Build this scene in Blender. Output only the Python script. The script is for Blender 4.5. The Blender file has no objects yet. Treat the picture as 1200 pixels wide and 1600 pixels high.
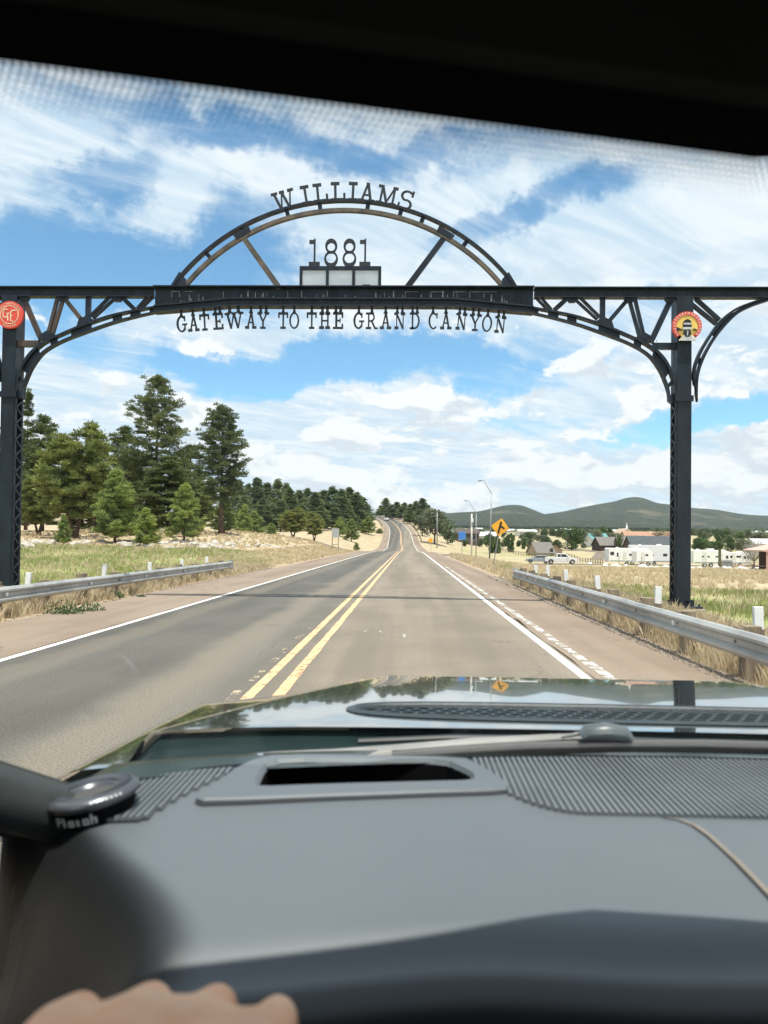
import bpy, bmesh, math, random
import numpy as np
from mathutils import Vector, Matrix, noise as mnoise

random.seed(7); np.random.seed(7)
sc = bpy.context.scene
COL = sc.collection
R = math.radians
FPX = 1155.0                      # focal length in photo pixels (26 mm equivalent on a 1200x1600 frame)
CAM = Vector((1.54, 0.0, 1.56))   # eye point: in the right lane, 1.56 m above the road

# ---------------------------------------------------------------- camera
ROLL = R(0.72)
SHIFT = 24.0
_ox, _oy = 38.0, 45.5 - SHIFT
_ux = _ox*math.cos(ROLL) + _oy*math.sin(ROLL)
_uy = _oy*math.cos(ROLL) - _ox*math.sin(ROLL)
YAW = math.atan2(_ux, FPX); PITCH = math.atan2(_uy, FPX)
ROT = Matrix.Rotation(YAW, 3, 'Z') @ Matrix.Rotation(math.pi/2 + PITCH, 3, 'X') @ Matrix.Rotation(ROLL, 3, 'Z')
cd = bpy.data.cameras.new('camera'); cam = bpy.data.objects.new('camera', cd); COL.objects.link(cam)
cam.matrix_world = Matrix.Translation(CAM) @ ROT.to_4x4()
cd.sensor_fit = 'VERTICAL'; cd.sensor_height = 36.0; cd.lens = 26.0
cd.shift_y = SHIFT/1600.0
cd.clip_start = 0.02; cd.clip_end = 30000
cd.dof.use_dof = True; cd.dof.focus_distance = 22.0; cd.dof.aperture_fstop = 6.8
sc.camera = cam

def ray(px, py):
    return (ROT @ Vector(((px-600)/FPX, (800+SHIFT-py)/FPX, -1.0))).normalized()
def at(px, py, Y):
    d = ray(px, py); return CAM + d*((Y-CAM.y)/d.y)

# ---------------------------------------------------------------- world, sun, exposure
SUN_EL = R(74.5); SUN_AZ = R(180-12)       # behind the camera, a little to the left (azimuth from +Y, clockwise negative)
SUN_DIR = Vector((math.sin(R(22))*math.cos(SUN_EL), -math.cos(R(22))*math.cos(SUN_EL), math.sin(SUN_EL)))  # towards the sun
sd = bpy.data.lights.new('sun', 'SUN'); so = bpy.data.objects.new('sun', sd); COL.objects.link(so)
sd.energy = 4.6; sd.angle = R(0.53); sd.color = (1.0, 0.95, 0.87)
so.rotation_euler = SUN_DIR.to_track_quat('Z', 'Y').to_euler(); so.location = (0, -10, 40)
sc.view_settings.view_transform = 'Standard'; sc.view_settings.look = 'None'
sc.view_settings.exposure = 0.55; sc.view_settings.gamma = 1.0; sc.view_settings.use_curve_mapping = False
sc.cycles.max_bounces = 8; sc.cycles.transparent_max_bounces = 12; sc.cycles.volume_bounces = 0
sc.cycles.use_denoising = True

class NG:
    "small helper to write node trees"
    def __init__(s, tree): s.t = tree; tree.nodes.clear()
    def n(s, typ, props=None, **inp):
        nd = s.t.nodes.new(typ)
        for k, v in (props or {}).items(): setattr(nd, k, v)
        for k, v in inp.items():
            key = int(k[1:]) if k[0] == '_' and k[1:].isdigit() else k.replace('_', ' ')
            sk = nd.inputs[key]
            if isinstance(v, bpy.types.NodeSocket): s.t.links.new(v, sk)
            elif isinstance(v, bpy.types.Node): s.t.links.new(v.outputs[0], sk)
            else:
                if isinstance(v, (tuple, list)) and len(v) == 3 and sk.type == 'RGBA': v = (*v, 1)
                sk.default_value = v
        return nd
    def m(s, op, a, b=0.0, c=0.0, clamp=False):
        return s.n('ShaderNodeMath', dict(operation=op, use_clamp=clamp), _0=a, _1=b, _2=c).outputs[0]
    def vm(s, op, a, b=(0,0,0)):
        return s.n('ShaderNodeVectorMath', dict(operation=op), _0=a, _1=b)
    def mix(s, f, a, b, typ='RGBA', blend='MIX'):
        nd = s.t.nodes.new('ShaderNodeMix'); nd.data_type = typ
        if typ == 'RGBA': nd.blend_type = blend
        ins = {'RGBA': (0, 6, 7), 'FLOAT': (0, 2, 3), 'VECTOR': (0, 4, 5)}[typ]; out = {'RGBA': 2, 'FLOAT': 0, 'VECTOR': 1}[typ]
        for i, v in zip(ins, (f, a, b)):
            sk = nd.inputs[i]
            if isinstance(v, bpy.types.NodeSocket): s.t.links.new(v, sk)
            else:
                if isinstance(v, (tuple, list)) and len(v) == 3 and sk.type == 'RGBA': v = (*v, 1)
                sk.default_value = v
        return nd.outputs[out]
    def noise(s, vec, scale, detail=4.0, rough=0.55, dist=0.0, out=0):
        nd = s.n('ShaderNodeTexNoise', None, Vector=vec, Scale=scale, Detail=detail, Roughness=rough, Distortion=dist)
        return nd.outputs[out]
    def ramp(s, f, lo, hi, a=0.0, b=1.0, smooth=True):
        nd = s.n('ShaderNodeMapRange', dict(interpolation_type='SMOOTHSTEP' if smooth else 'LINEAR'), _0=f, _1=lo, _2=hi, _3=a, _4=b)
        return nd.outputs[0]

w = bpy.data.worlds.new('World'); sc.world = w; w.use_nodes = True
g = NG(w.node_tree)
sky = g.n('ShaderNodeTexSky', dict(sky_type='NISHITA', sun_disc=False, sun_elevation=SUN_EL, sun_rotation=R(180-22), altitude=2000, air_density=1.0, dust_density=0.6, ozone_density=2.0))
tc = g.n('ShaderNodeTexCoord'); D = tc.outputs['Generated']
sep = g.n('ShaderNodeSeparateXYZ', None, Vector=D)
zc = g.m('MAXIMUM', sep.outputs[2], 0.0)
den = g.m('ADD', zc, 0.10)
pl = g.n('ShaderNodeCombineXYZ', None, X=g.m('DIVIDE', sep.outputs[0], den), Y=g.m('DIVIDE', sep.outputs[1], den), Z=0.0).outputs[0]
def cloud_sky():
    rot = g.n('ShaderNodeMapping', dict(vector_type='POINT'), Vector=pl, Rotation=(0, 0, R(-38)), Scale=(1.0, 1.0, 1.0)).outputs[0]
    st = g.n('ShaderNodeMapping', None, Vector=rot, Scale=(0.32, 1.25, 1.0), Location=(3.1, 1.7, 0)).outputs[0]
    n1 = g.noise(st, 1.5, 10, 0.64, 0.6)
    st2 = g.n('ShaderNodeMapping', None, Vector=rot, Scale=(0.9, 2.6, 1.0), Location=(8.1, 4.7, 2)).outputs[0]
    n2 = g.noise(st2, 2.2, 8, 0.66, 0.9)
    # puffy low clouds: direction space, flattened
    fl = g.n('ShaderNodeMapping', None, Vector=D, Scale=(1.0, 1.0, 2.3), Location=(0.37, 0.2, 0.11)).outputs[0]
    n3 = g.noise(fl, 8.5, 9, 0.58, 0.2)
    low = g.ramp(zc, 0.22, 0.40, 1.0, 0.0)
    # warp for the openings of blue sky
    wv = g.noise(D, 4.0, 6, 0.65, 0.0, 1)
    wd = g.vm('ADD', D, g.vm('MULTIPLY', g.vm('SUBTRACT', wv, (0.5, 0.5, 0.5)).outputs[0], (0.34, 0.34, 0.18)).outputs[0]).outputs[0]
    tot = None
    for (px, py, rx, ry, tilt, amp) in HOLES:
        d = ray(px, py); right = Vector((0, 0, 1)).cross(d); right = -right.normalized(); up = right.cross(d).normalized()
        if up.z < 0: up = -up
        a = R(tilt); r2 = right*math.cos(a) + up*math.sin(a); u2 = up*math.cos(a) - right*math.sin(a)
        du = g.m('MULTIPLY', g.m('SUBTRACT', g.vm('DOT_PRODUCT', wd, tuple(r2)).outputs[1], d.dot(r2)), FPX/rx)
        dv = g.m('MULTIPLY', g.m('SUBTRACT', g.vm('DOT_PRODUCT', wd, tuple(u2)).outputs[1], d.dot(u2)), FPX/ry)
        q = g.m('ADD', g.m('MULTIPLY', du, du), g.m('MULTIPLY', dv, dv))
        v = g.m('MULTIPLY', g.ramp(q, 0.0, 2.2, 1.0, 0.0), amp)
        fr = g.m('GREATER_THAN', sep.outputs[1], 0.0)
        v = g.m('MULTIPLY', v, fr)
        tot = v if tot is None else g.m('ADD', tot, v)
    base = g.m('ADD', g.m('MULTIPLY', n1, 1.45), g.m('MULTIPLY', n2, 0.95))
    cir = g.ramp(g.m('SUBTRACT', base, tot), 0.22, 1.16)
    cum = g.m('MULTIPLY', g.ramp(g.m('SUBTRACT', n3, g.m('MULTIPLY', tot, 0.22)), 0.47, 0.53), low)
    haze = g.ramp(zc, 0.0, 0.16, 0.75, 0.0)
    cover = g.m('MAXIMUM', g.m('MULTIPLY', cir, 0.95), haze)
    # colours: thin cloud is a little bluish, puffs are white above and grey below
    n3u = g.noise(g.n('ShaderNodeMapping', None, Vector=D, Scale=(1.0, 1.0, 2.3), Location=(0.37, 0.2, 0.11+0.045)).outputs[0], 8.5, 7, 0.58, 0.2)
    shade = g.ramp(g.m('SUBTRACT', n3u, n3), -0.05, 0.06)
    ccir = g.mix(g.ramp(n2, 0.35, 0.7), (0.46, 0.58, 0.69), (0.70, 0.74, 0.77))
    ccum = g.mix(shade, (0.78, 0.78, 0.775), (0.53, 0.58, 0.635))
    skyc = g.mix(1.0, sky.outputs[0], (0.100, 0.152, 0.150), blend='MULTIPLY')
    c = g.mix(cover, skyc, ccir)
    c = g.mix(g.m('MULTIPLY', cum, 0.9), c, ccum)
    hz = g.ramp(zc, 0.0, 0.05, 0.6, 0.0)
    return g.mix(hz, c, (0.50, 0.575, 0.64))
# openings in the cloud: direction, size, tilt and depth
HOLES = [(150, 410, 190, 55, 8, 1.25), (420, 400, 90, 70, -25, 0.9), (850, 325, 150, 26, 14, .72), (560, 575, 260, 34, 2, 1.2),
         (1130, 668, 150, 26, 4, 1.1), (70, 200, 130, 60, -20, 0.35), (390, 215, 160, 34, 0, 0.45), (700, 250, 160, 30, 6, 0.4),
         (930, 510, 160, 28, 5, 0.55), (250, 560, 220, 26, 0, 0.4), (800, 650, 110, 16, 0, 0.45), (60, 320, 110, 22, 18, 0.4), (250, 165, 210, 34, -10, 0.45), (130, 262, 170, 26, 14, 0.5), (620, 240, 120, 30, 10, 0.4), (0, 480, 160, 60, 0, 0.6)]
bg = g.n('ShaderNodeBackground', None, Color=cloud_sky(), Strength=1.0)
g.n('ShaderNodeOutputWorld', None, Surface=bg)

# ---------------------------------------------------------------- materials
MATS = {}
def mat(name, col, rough=0.6, metal=0.0, col2=None, scale=8.0, detail=4, bump=0.0, bscale=None, spec=0.5, coat=0.0, trans=0.0, lo=0.35, hi=0.65, coords='Object', stretch=(1,1,1), emit=None, rvar=0.0, objvar=0.0):
    m = bpy.data.materials.new(name); m.use_nodes = True; g = NG(m.node_tree)
    co = g.n('ShaderNodeNewGeometry').outputs['Position'] if coords == 'World' else g.n('ShaderNodeTexCoord').outputs[coords]
    if stretch != (1,1,1): co = g.n('ShaderNodeMapping', None, Vector=co, Scale=stretch).outputs[0]
    b = g.n('ShaderNodeBsdfPrincipled', None, Roughness=rough, Metallic=metal)
    b.inputs['Specular IOR Level'].default_value = spec
    c2 = col2 if col2 is not None else tuple(v*0.8 for v in col)
    nz = g.noise(co, scale, detail)
    c = g.mix(g.ramp(nz, lo, hi), c2, col)
    if objvar:
        oi = g.n('ShaderNodeObjectInfo').outputs['Random']
        c = g.mix(1.0, c, g.n('ShaderNodeCombineColor', None, Red=g.ramp(oi, 0, 1, 1-objvar, 1+objvar), Green=g.ramp(oi, 0, 1, 1-objvar*.7, 1+objvar*.7), Blue=g.ramp(oi, 0, 1, 1-objvar*.5, 1+objvar*.3)).outputs[0], blend='MULTIPLY')
    g.t.links.new(c, b.inputs['Base Color'])
    if rvar: g.t.links.new(g.ramp(g.noise(co, scale*2.3, 3), 0.3, 0.7, rough-rvar, rough+rvar), b.inputs['Roughness'])
    if coat: b.inputs['Coat Weight'].default_value = coat; b.inputs['Coat Roughness'].default_value = 0.02
    if bump:
        bn = g.n('ShaderNodeBump', None, Strength=bump, Distance=0.02, Height=g.noise(co, bscale or scale*4, 5))
        g.t.links.new(bn.outputs[0], b.inputs['Normal'])
    out = b.outputs[0]
    if trans:
        tr = g.n('ShaderNodeBsdfTranslucent', None, Color=c); out = g.n('ShaderNodeMixShader', None, _0=trans, _1=b, _2=tr).outputs[0]
    g.n('ShaderNodeOutputMaterial', None, Surface=out)
    MATS[name] = m
    return m

M_steel = mat('gantry_steel_paint', (0.011, 0.019, 0.031), 0.45, 0.0, (0.006, 0.010, 0.018), 5, 7, 0.2, 30, rvar=0.14, stretch=(1,1,.22), spec=.32)
M_refltint = mat('brown_reflection_tint', (0.075, 0.045, 0.033), 0.6, 0.0, (0.025, 0.026, 0.03), 2.2, 6, 0.2, 30)  # windscreen reflection painted as brown on the left braces and strut
M_letter = mat('letter_plate_paint', (0.012, 0.020, 0.027), 0.45, 0.0, (0.008, 0.012, 0.017), 5, 5, 0.1)
M_streak = mat('pale_weather_streak', (0.42, 0.42, 0.44), 0.9, 0, (0.18, 0.2, 0.24), 12)
M_concrete = mat('pale_concrete', (0.40, 0.34, 0.27), 0.9, 0, (0.28, 0.24, 0.19), 6, 6, 0.3)
M_galv = mat('galvanised_steel', (0.46, 0.46, 0.44), 0.5, 0.35, (0.32, 0.32, 0.31), 1.2, 7, 0.05, 20, rvar=0.1)
M_wood = mat('weathered_timber', (0.30, 0.235, 0.16), 0.9, 0, (0.15, 0.115, 0.08), 5, 7, 0.5, 20, stretch=(1, 1, 0.15))
M_white = mat('white_paint', (0.80, 0.80, 0.78), 0.5, 0, (0.70, 0.70, 0.68), 6)
M_offwhite = mat('off_white_siding', (0.66, 0.65, 0.60), 0.7, 0, (0.55, 0.54, 0.5), 3)
M_black = mat('black_rubber', (0.02, 0.02, 0.02), 0.7, 0)
M_glassdk = mat('dark_window_glass', (0.02, 0.026, 0.032), 0.08, 0, spec=0.8)
M_yellow = mat('sign_yellow', (0.85, 0.42, 0.03), 0.45, 0, (0.78, 0.37, 0.03), 3)
M_signblack = mat('sign_black', (0.012, 0.012, 0.012), 0.5)
M_blue = mat('sign_blue', (0.05, 0.22, 0.62), 0.45, 0, (0.045, 0.2, 0.55), 3)
M_gsteel = mat('grey_pole_steel', (0.30, 0.31, 0.31), 0.5, 0.4, (0.22, 0.23, 0.23), 4)
M_signback = mat('bare_aluminium', (0.50, 0.52, 0.54), 0.45, 0.5)
M_red = mat('medallion_red', (0.72, 0.075, 0.045), 0.5, 0, (0.62, 0.06, 0.04), 8)
M_medyel = mat('medallion_yellow', (0.82, 0.56, 0.14), 0.5, 0, (0.74, 0.48, 0.12), 6)
M_rock = mat('pale_rock', (0.50, 0.46, 0.40), 0.9, 0, (0.28, 0.25, 0.21), 3, 7, 0.6, 8, coords='World')
M_rockw = mat('white_boulder', (0.80, 0.78, 0.75), 0.9, 0, (0.55, 0.53, 0.5), 3, 6, 0.5, 8)
M_bark = mat('pine_bark', (0.13, 0.080, 0.052), 0.95, 0, (0.05, 0.035, 0.027), 4, 6, 0.6, 14, stretch=(1, 1, 0.3))
def leafmat(name, c, c2, objvar=0.12, trans=0.28, rough=0.6):
    return mat(name, c, rough, 0, c2, 0.55, 5, spec=0.25, trans=trans, lo=0.34, hi=0.66, objvar=objvar)
M_needle = leafmat('pine_needles', (0.30, 0.32, 0.10), (0.14, 0.18, 0.062))
M_needled = leafmat('dark_pine_needles', (0.175, 0.205, 0.080), (0.080, 0.110, 0.048))
M_needlef = leafmat('row_pine_needles', (0.195, 0.245, 0.11), (0.095, 0.135, 0.065))
M_needley = leafmat('young_pine_needles', (0.32, 0.38, 0.11), (0.17, 0.23, 0.075))
M_leaf = leafmat('broad_leaves', (0.11, 0.17, 0.05), (0.05, 0.09, 0.03))
M_leafgrey = leafmat('grey_green_leaves', (0.20, 0.22, 0.13), (0.12, 0.14, 0.08))
M_leafpale = leafmat('pale_blossom', (0.52, 0.47, 0.42), (0.32, 0.28, 0.24))
M_straw = mat('dry_straw', (0.74, 0.63, 0.43), 0.9, 0, (0.55, 0.44, 0.28), 1.2, 5, spec=0.2, trans=0.35, coords='World', lo=0.3, hi=0.7)
M_green = mat('green_grass', (0.24, 0.30, 0.10), 0.9, 0, (0.42, 0.40, 0.18), 0.35, 5, spec=0.2, trans=0.35, coords='World', lo=0.3, hi=0.7)
M_weed = mat('green_weed_leaves', (0.12, 0.17, 0.07), 0.8, 0, (0.07, 0.10, 0.04), 3, 4, spec=0.2, trans=0.3)
M_paintw = None

# ---------------------------------------------------------------- mesh builder
class MB:
    def __init__(s): s.v = []; s.f = []; s.k = 0
    def add(s, vs, fs):
        b = len(s.v); s.v += [tuple(p) for p in vs]; s.f += [tuple(i+b for i in q) for q in fs]
    def box(s, c, d, rz=0.0, M=None):
        x, y, z = (q/2 for q in d); P = []
        for k in (-1, 1):
            for a, b in ((-1,-1), (1,-1), (1,1), (-1,1)):
                p = Vector((a*x, b*y, k*z))
                if M is not None: p = M @ p
                elif rz: p = Matrix.Rotation(rz, 3, 'Z') @ p
                P.append(p + Vector(c))
        s.add(P, [(3,2,1,0), (4,5,6,7), (0,1,5,4), (1,2,6,5), (2,3,7,6), (3,0,4,7)])
    def bar(s, p, q, w, h, up=(0,0,1)):
        p = Vector(p); q = Vector(q); a = (q-p).normalized(); u = Vector(up)
        if abs(a.dot(u)) > 0.99: u = Vector((0,1,0))
        r = a.cross(u).normalized(); u = r.cross(a).normalized(); P = []
        for e in (p, q):
            for i, j in ((-1,-1), (1,-1), (1,1), (-1,1)): P.append(e + r*(i*w/2) + u*(j*h/2))
        s.add(P, [(3,2,1,0), (4,5,6,7), (0,1,5,4), (1,2,6,5), (2,3,7,6), (3,0,4,7)])
    def prism(s, poly, y0, y1, axis='Y'):
        "polygon in (x,z) extruded along y"
        n = len(poly)
        P = [(x, y0, z) for x, z in poly] + [(x, y1, z) for x, z in poly]
        if axis == 'X': P = [(b, a, c) for a, b, c in P]
        s.add(P, [tuple(range(n)), tuple(range(2*n-1, n-1, -1))] + [(i, i+n, (i+1) % n+n, (i+1) % n) for i in range(n)])
    def plank(s, p, q, w, y0, y1, w2=None):
        "flat member in the x-z plane"
        p = Vector((p[0], p[1])); q = Vector((q[0], q[1])); a = (q-p).normalized(); r = Vector((-a.y, a.x)); w2 = w if w2 is None else w2
        s.prism([tuple(p-r*w/2), tuple(q-r*w2/2), tuple(q+r*w2/2), tuple(p+r*w/2)], y0, y1)
    def tube(s, pts, rs, n=8, cap=True):
        pts = [Vector(p) for p in pts]
        if not isinstance(rs, (list, tuple)): rs = [rs]*len(pts)
        b = len(s.v); pr = None
        for i, p in enumerate(pts):
            a = (pts[min(i+1, len(pts)-1)] - pts[max(i-1, 0)]).normalized()
            if pr is None: pr = a.cross(Vector((0,0,1)) if abs(a.z) < .9 else Vector((0,1,0))).normalized()
            else: pr = (pr - a*pr.dot(a)).normalized()
            u = a.cross(pr)
            for k in range(n):
                t = 2*math.pi*k/n; s.v.append(tuple(p + (pr*math.cos(t) + u*math.sin(t))*rs[i]))
        for i in range(len(pts)-1):
            for k in range(n): s.f.append((b+i*n+k, b+i*n+(k+1)%n, b+(i+1)*n+(k+1)%n, b+(i+1)*n+k))
        if cap:
            s.f.append(tuple(b+k for k in range(n-1, -1, -1))); s.f.append(tuple(b+(len(pts)-1)*n+k for k in range(n)))
    def lathe(s, prof, c=(0,0,0), n=24, M=None):
        b = len(s.v)
        for r, z in prof:
            for k in range(n):
                t = 2*math.pi*k/n; p = Vector((r*math.cos(t), r*math.sin(t), z))
                if M is not None: p = M @ p
                s.v.append(tuple(p + Vector(c)))
        for i in range(len(prof)-1):
            for k in range(n): s.f.append((b+i*n+k, b+i*n+(k+1)%n, b+(i+1)*n+(k+1)%n, b+(i+1)*n+k))
    def grid(s, P):
        "P[i][j] points"
        b = len(s.v); m = len(P[0])
        for row in P: s.v += [tuple(p) for p in row]
        for i in range(len(P)-1):
            for j in range(m-1): s.f.append((b+i*m+j, b+i*m+j+1, b+(i+1)*m+j+1, b+(i+1)*m+j))
    def build(s, name, m, parent=None, smooth=False, origin=None, bevel=0.0, fix=True):
        o = parent.location if (parent is not None and origin is None) else Vector(origin or (0,0,0))
        if parent is not None and parent.parent is not None and origin is None: o = parent.parent.location
        me = bpy.data.meshes.new(name)
        me.from_pydata([(a-o[0], b-o[1], c-o[2]) for a, b, c in s.v], [], s.f); me.update()
        if fix:
            bm = bmesh.new(); bm.from_mesh(me); bmesh.ops.recalc_face_normals(bm, faces=bm.faces); bm.to_mesh(me); bm.free()
        me.materials.append(m)
        if smooth: me.polygons.foreach_set('use_smooth', [True]*len(me.polygons))
        ob = bpy.data.objects.new(name, me); COL.objects.link(ob)
        if parent is not None: ob.parent = parent
        else: ob.location = o
        if bevel:
            bv = ob.modifiers.new('bevel', 'BEVEL'); bv.width = bevel; bv.segments = 2; bv.limit_method = 'ANGLE'
        return ob

def fastmesh(name, V, n_per, m, parent=None, F=None):
    "V: (N*n_per,3) array, consecutive n_per vertices are one face"
    V = np.asarray(V, dtype=np.float32).reshape(-1, 3); nv = len(V); nf = nv//n_per
    me = bpy.data.meshes.new(name); me.vertices.add(nv); me.vertices.foreach_set('co', V.ravel())
    me.loops.add(nv); me.loops.foreach_set('vertex_index', np.arange(nv, dtype=np.int32))
    me.polygons.add(nf); me.polygons.foreach_set('loop_start', np.arange(0, nv, n_per, dtype=np.int32))
    me.update(calc_edges=True); me.validate()
    me.materials.append(m); ob = bpy.data.objects.new(name, me); COL.objects.link(ob)
    if parent is not None: ob.parent = parent
    return ob

def tag(o, label=None, cat=None, group=None, kind=None):
    if label: o['label'] = label
    if cat: o['category'] = cat
    if group: o['group'] = group
    if kind: o['kind'] = kind
    return o
def thing(name, loc, label, cat, group=None, rz=0.0):
    o = bpy.data.objects.new(name, None); COL.objects.link(o); o.location = loc; o.rotation_euler = (0, 0, rz); o.empty_display_size = 0.3
    return tag(o, label, cat, group)
def copy_tree(o, parent=None):
    c = o.copy(); COL.objects.link(c); c.parent = parent
    for ch in KIDS.get(o.name, []): copy_tree(ch, c)
    return c
KIDS = {}
def register(root):
    for o in list(COL.objects):
        if o.parent is not None: KIDS.setdefault(o.parent.name, [])
    KIDS[root.name] = [o for o in COL.objects if o.parent == root]
    for c in KIDS[root.name]: KIDS[c.name] = [o for o in COL.objects if o.parent == c]
    return root
def clone(root, loc, label, rz=0.0, scale=1.0, group=None):
    c = copy_tree(root); c.location = loc; c.rotation_euler = (0, 0, rz)
    c.scale = (scale,)*3 if isinstance(scale, (int, float)) else scale
    c['label'] = label
    if group: c['group'] = group
    elif 'group' in c.keys(): del c['group']
    return c

# ---------------------------------------------------------------- the lie of the land
def smooth_table(pts, k=13):
    y = np.arange(-100, 7001, 1.0); v = np.interp(y, [p[0] for p in pts], [p[1] for p in pts])
    kk = np.hanning(2*k+1); kk /= kk.sum(); vp = np.pad(v, k, mode='edge')
    return np.convolve(vp, kk, mode='valid')
YS = np.arange(-100, 7001, 1.0)
RX = smooth_table([(-100,0),(150,0),(185,-.1),(208,-.6),(240,-1.0),(270,-1.6),(300,-3.0),(340,-6.0),(385,-12),(430,-20),(470,-29),(520,-44),(700,-105),(7000,-105)], 18)
RZ = smooth_table([(-100,0),(102,0),(118,-.12),(150,-.52),(178,-.25),(195,.15),(208,.8),(240,3.0),(260,4.4),(300,7.4),(340,10.4),(380,13.3),(430,16.3),(470,17.6),(520,17.4),(700,12),(7000,12)], 8)
LZ = smooth_table([(-100,-.15),(30,-.1),(42,.15),(60,.95),(70,1.6),(90,2.4),(120,2.0),(150,2.3),(200,3.5),(260,6.0),(340,11),(430,16),(520,17),(900,16),(1500,30),(3000,60),(7000,100)], 8)
GZ = smooth_table([(-100,-.35),(30,-.3),(60,-.8),(100,-1.6),(150,-2.6),(172,-2.9),(220,-1.5),(300,.2),(500,4.6),(1000,14.0),(2000,31),(3000,50),(7000,120)], 8)
def _t(T, y): return np.interp(y, YS, T)
def sstep(t): t = np.clip(t, 0, 1); return t*t*(3-2*t)
def wav(x, y):
    return (np.sin(x*.9+y*.31)*np.cos(y*.7-x*.23)*.5 + np.sin(x*.31+1.3)*np.cos(y*.27+.6) + np.sin(x*2.3+y*1.1)*np.sin(y*1.9-x*.7)*.25)
def H(x, y):
    x = np.asarray(x, float); y = np.asarray(y, float)
    rz = _t(RZ, y); d = x - _t(RX, y); tg = np.where(d < 0, _t(LZ, y), _t(GZ, y))
    e = np.abs(d) - 5.9; wd = 7.0 + np.abs(tg-rz)*3.0; w_ = sstep(e/wd)
    under = np.where(np.abs(d) < 5.2, 0.12, 0.12 - 0.09*sstep((np.abs(d)-5.2)/.6))
    far = np.clip((np.abs(d)-30)/200, 0, 1)
    return rz - under*(1-w_) + (tg-rz)*w_ + wav(x, y)*.05*w_ + wav(x*.07+3, y*.06)*far*(.3+np.clip(y-150, 0, 2000)*.002)
def gp(px, Y, py=840):
    p = at(px, py, Y); return Vector((p.x, Y, float(H(p.x, Y))))
# ================================================================ ground
def ground_material():
    m = bpy.data.materials.new('dry_meadow'); m.use_nodes = True; g = NG(m.node_tree)
    P = g.n('ShaderNodeNewGeometry').outputs['Position']; s = g.n('ShaderNodeSeparateXYZ', None, Vector=P); X, Y = s.outputs[0], s.outputs[1]
    n1 = g.noise(P, 0.12, 6, 0.6); n2 = g.noise(P, 0.9, 7, 0.65); n3 = g.noise(P, 7.0, 5, 0.6)
    Pm = g.n('ShaderNodeMapping', None, Vector=P, Scale=(0.02, 0.10, 0.05)).outputs[0]; n4 = g.noise(Pm, 1.0, 6, 0.6)
    c = g.mix(g.ramp(n2, .35, .65), (0.33, 0.265, 0.165), (0.47, 0.39, 0.26))
    c = g.mix(g.m('MULTIPLY', g.ramp(n1, .52, .66), 0.7), c, (0.33, 0.22, 0.135))
    # green parts: a swathe on the left verge, one behind the right rail, and streaks in the far field
    def band(v, a, b, soft): return g.m('MULTIPLY', g.ramp(v, a-soft, a+soft), g.ramp(v, b-soft, b+soft, 1.0, 0.0))
    wy = g.m('ADD', Y, g.m('MULTIPLY', g.m('SUBTRACT', n2, 0.5), 14)); wx = g.m('ADD', X, g.m('MULTIPLY', g.m('SUBTRACT', n2, 0.5), 5))
    gl = g.m('MULTIPLY', band(wy, -30, 56, 4), g.ramp(wx, -9.5, -7.8, 1.0, 0.0))
    gr = g.m('MULTIPLY', band(wy, -30, 27, 3), g.ramp(wx, 8.2, 9.6))
    gf = g.m('MULTIPLY', g.ramp(n4, .50, .60), g.m('MULTIPLY', g.ramp(X, 12, 20), 0.62))
    gm = g.m('MAXIMUM', g.m('MAXIMUM', gl, gr), gf)
    gm = g.m('MULTIPLY', gm, g.ramp(g.noise(P, 0.5, 6, 0.7), 0.30, 0.52, 0.35, 0.95))
    c = g.mix(gm, c, g.mix(g.ramp(n3, .35, .65), (0.19, 0.25, 0.075), (0.33, 0.36, 0.13)))
    far = g.ramp(Y, 500, 1400); c = g.mix(g.m('MULTIPLY', far, g.ramp(n1, .40, .52)), c, (0.055, 0.085, 0.04))
    # bare reddish dirt beside the road
    ax = g.m('ABSOLUTE', X); c = g.mix(g.m('MULTIPLY', g.ramp(g.m('ADD', ax, g.m('MULTIPLY', g.m('SUBTRACT', n2, .5), 1.6)), 6.0, 7.0, 0.8, 0.0), g.ramp(Y, 120, 150, 1.0, 0.0)), c, g.mix(g.ramp(n3, .4, .6), (0.27, 0.19, 0.13), (0.42, 0.33, 0.24)))
    b = g.n('ShaderNodeBsdfPrincipled', None, Base_Color=c, Roughness=0.95); b.inputs['Specular IOR Level'].default_value = 0.15
    bn = g.n('ShaderNodeBump', None, Strength=0.7, Distance=0.06, Height=g.noise(P, 5, 8, 0.7)); g.t.links.new(bn.outputs[0], b.inputs['Normal'])
    g.n('ShaderNodeOutputMaterial', None, Surface=b); return m
def make_ground():
    ys = np.unique(np.concatenate([np.arange(-60, 60, .8), np.arange(60, 150, 1.5), np.arange(150, 520, 4), np.geomspace(520, 7000, 60)]))
    xs = np.unique(np.concatenate([-np.geomspace(40, 3000, 34), np.arange(-40, -14, 1.3), np.arange(-14, 14, .4), np.arange(14, 60, 1.5), np.geomspace(60, 6000, 60)]))
    XX, YY = np.meshgrid(xs, ys); CX = XX + np.where(YY > 150, 1, 0)*_t(RX, YY)*np.clip(1-np.abs(XX)/200, 0, 1)
    Z = H(CX, YY); V = np.stack([CX, YY, Z], -1).reshape(-1, 3); n = len(xs)
    i = np.arange(len(ys)-1)[:, None]*n + np.arange(n-1)[None]; i = i.ravel()
    me = bpy.data.meshes.new('ground'); me.from_pydata(V.tolist(), [], np.stack([i, i+1, i+n+1, i+n], -1).tolist()); me.update()
    me.polygons.foreach_set('use_smooth', [True]*len(me.polygons)); me.materials.append(ground_material())
    o = bpy.data.objects.new('ground', me); COL.objects.link(o); o['kind'] = 'structure'; return o
make_ground()

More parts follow.
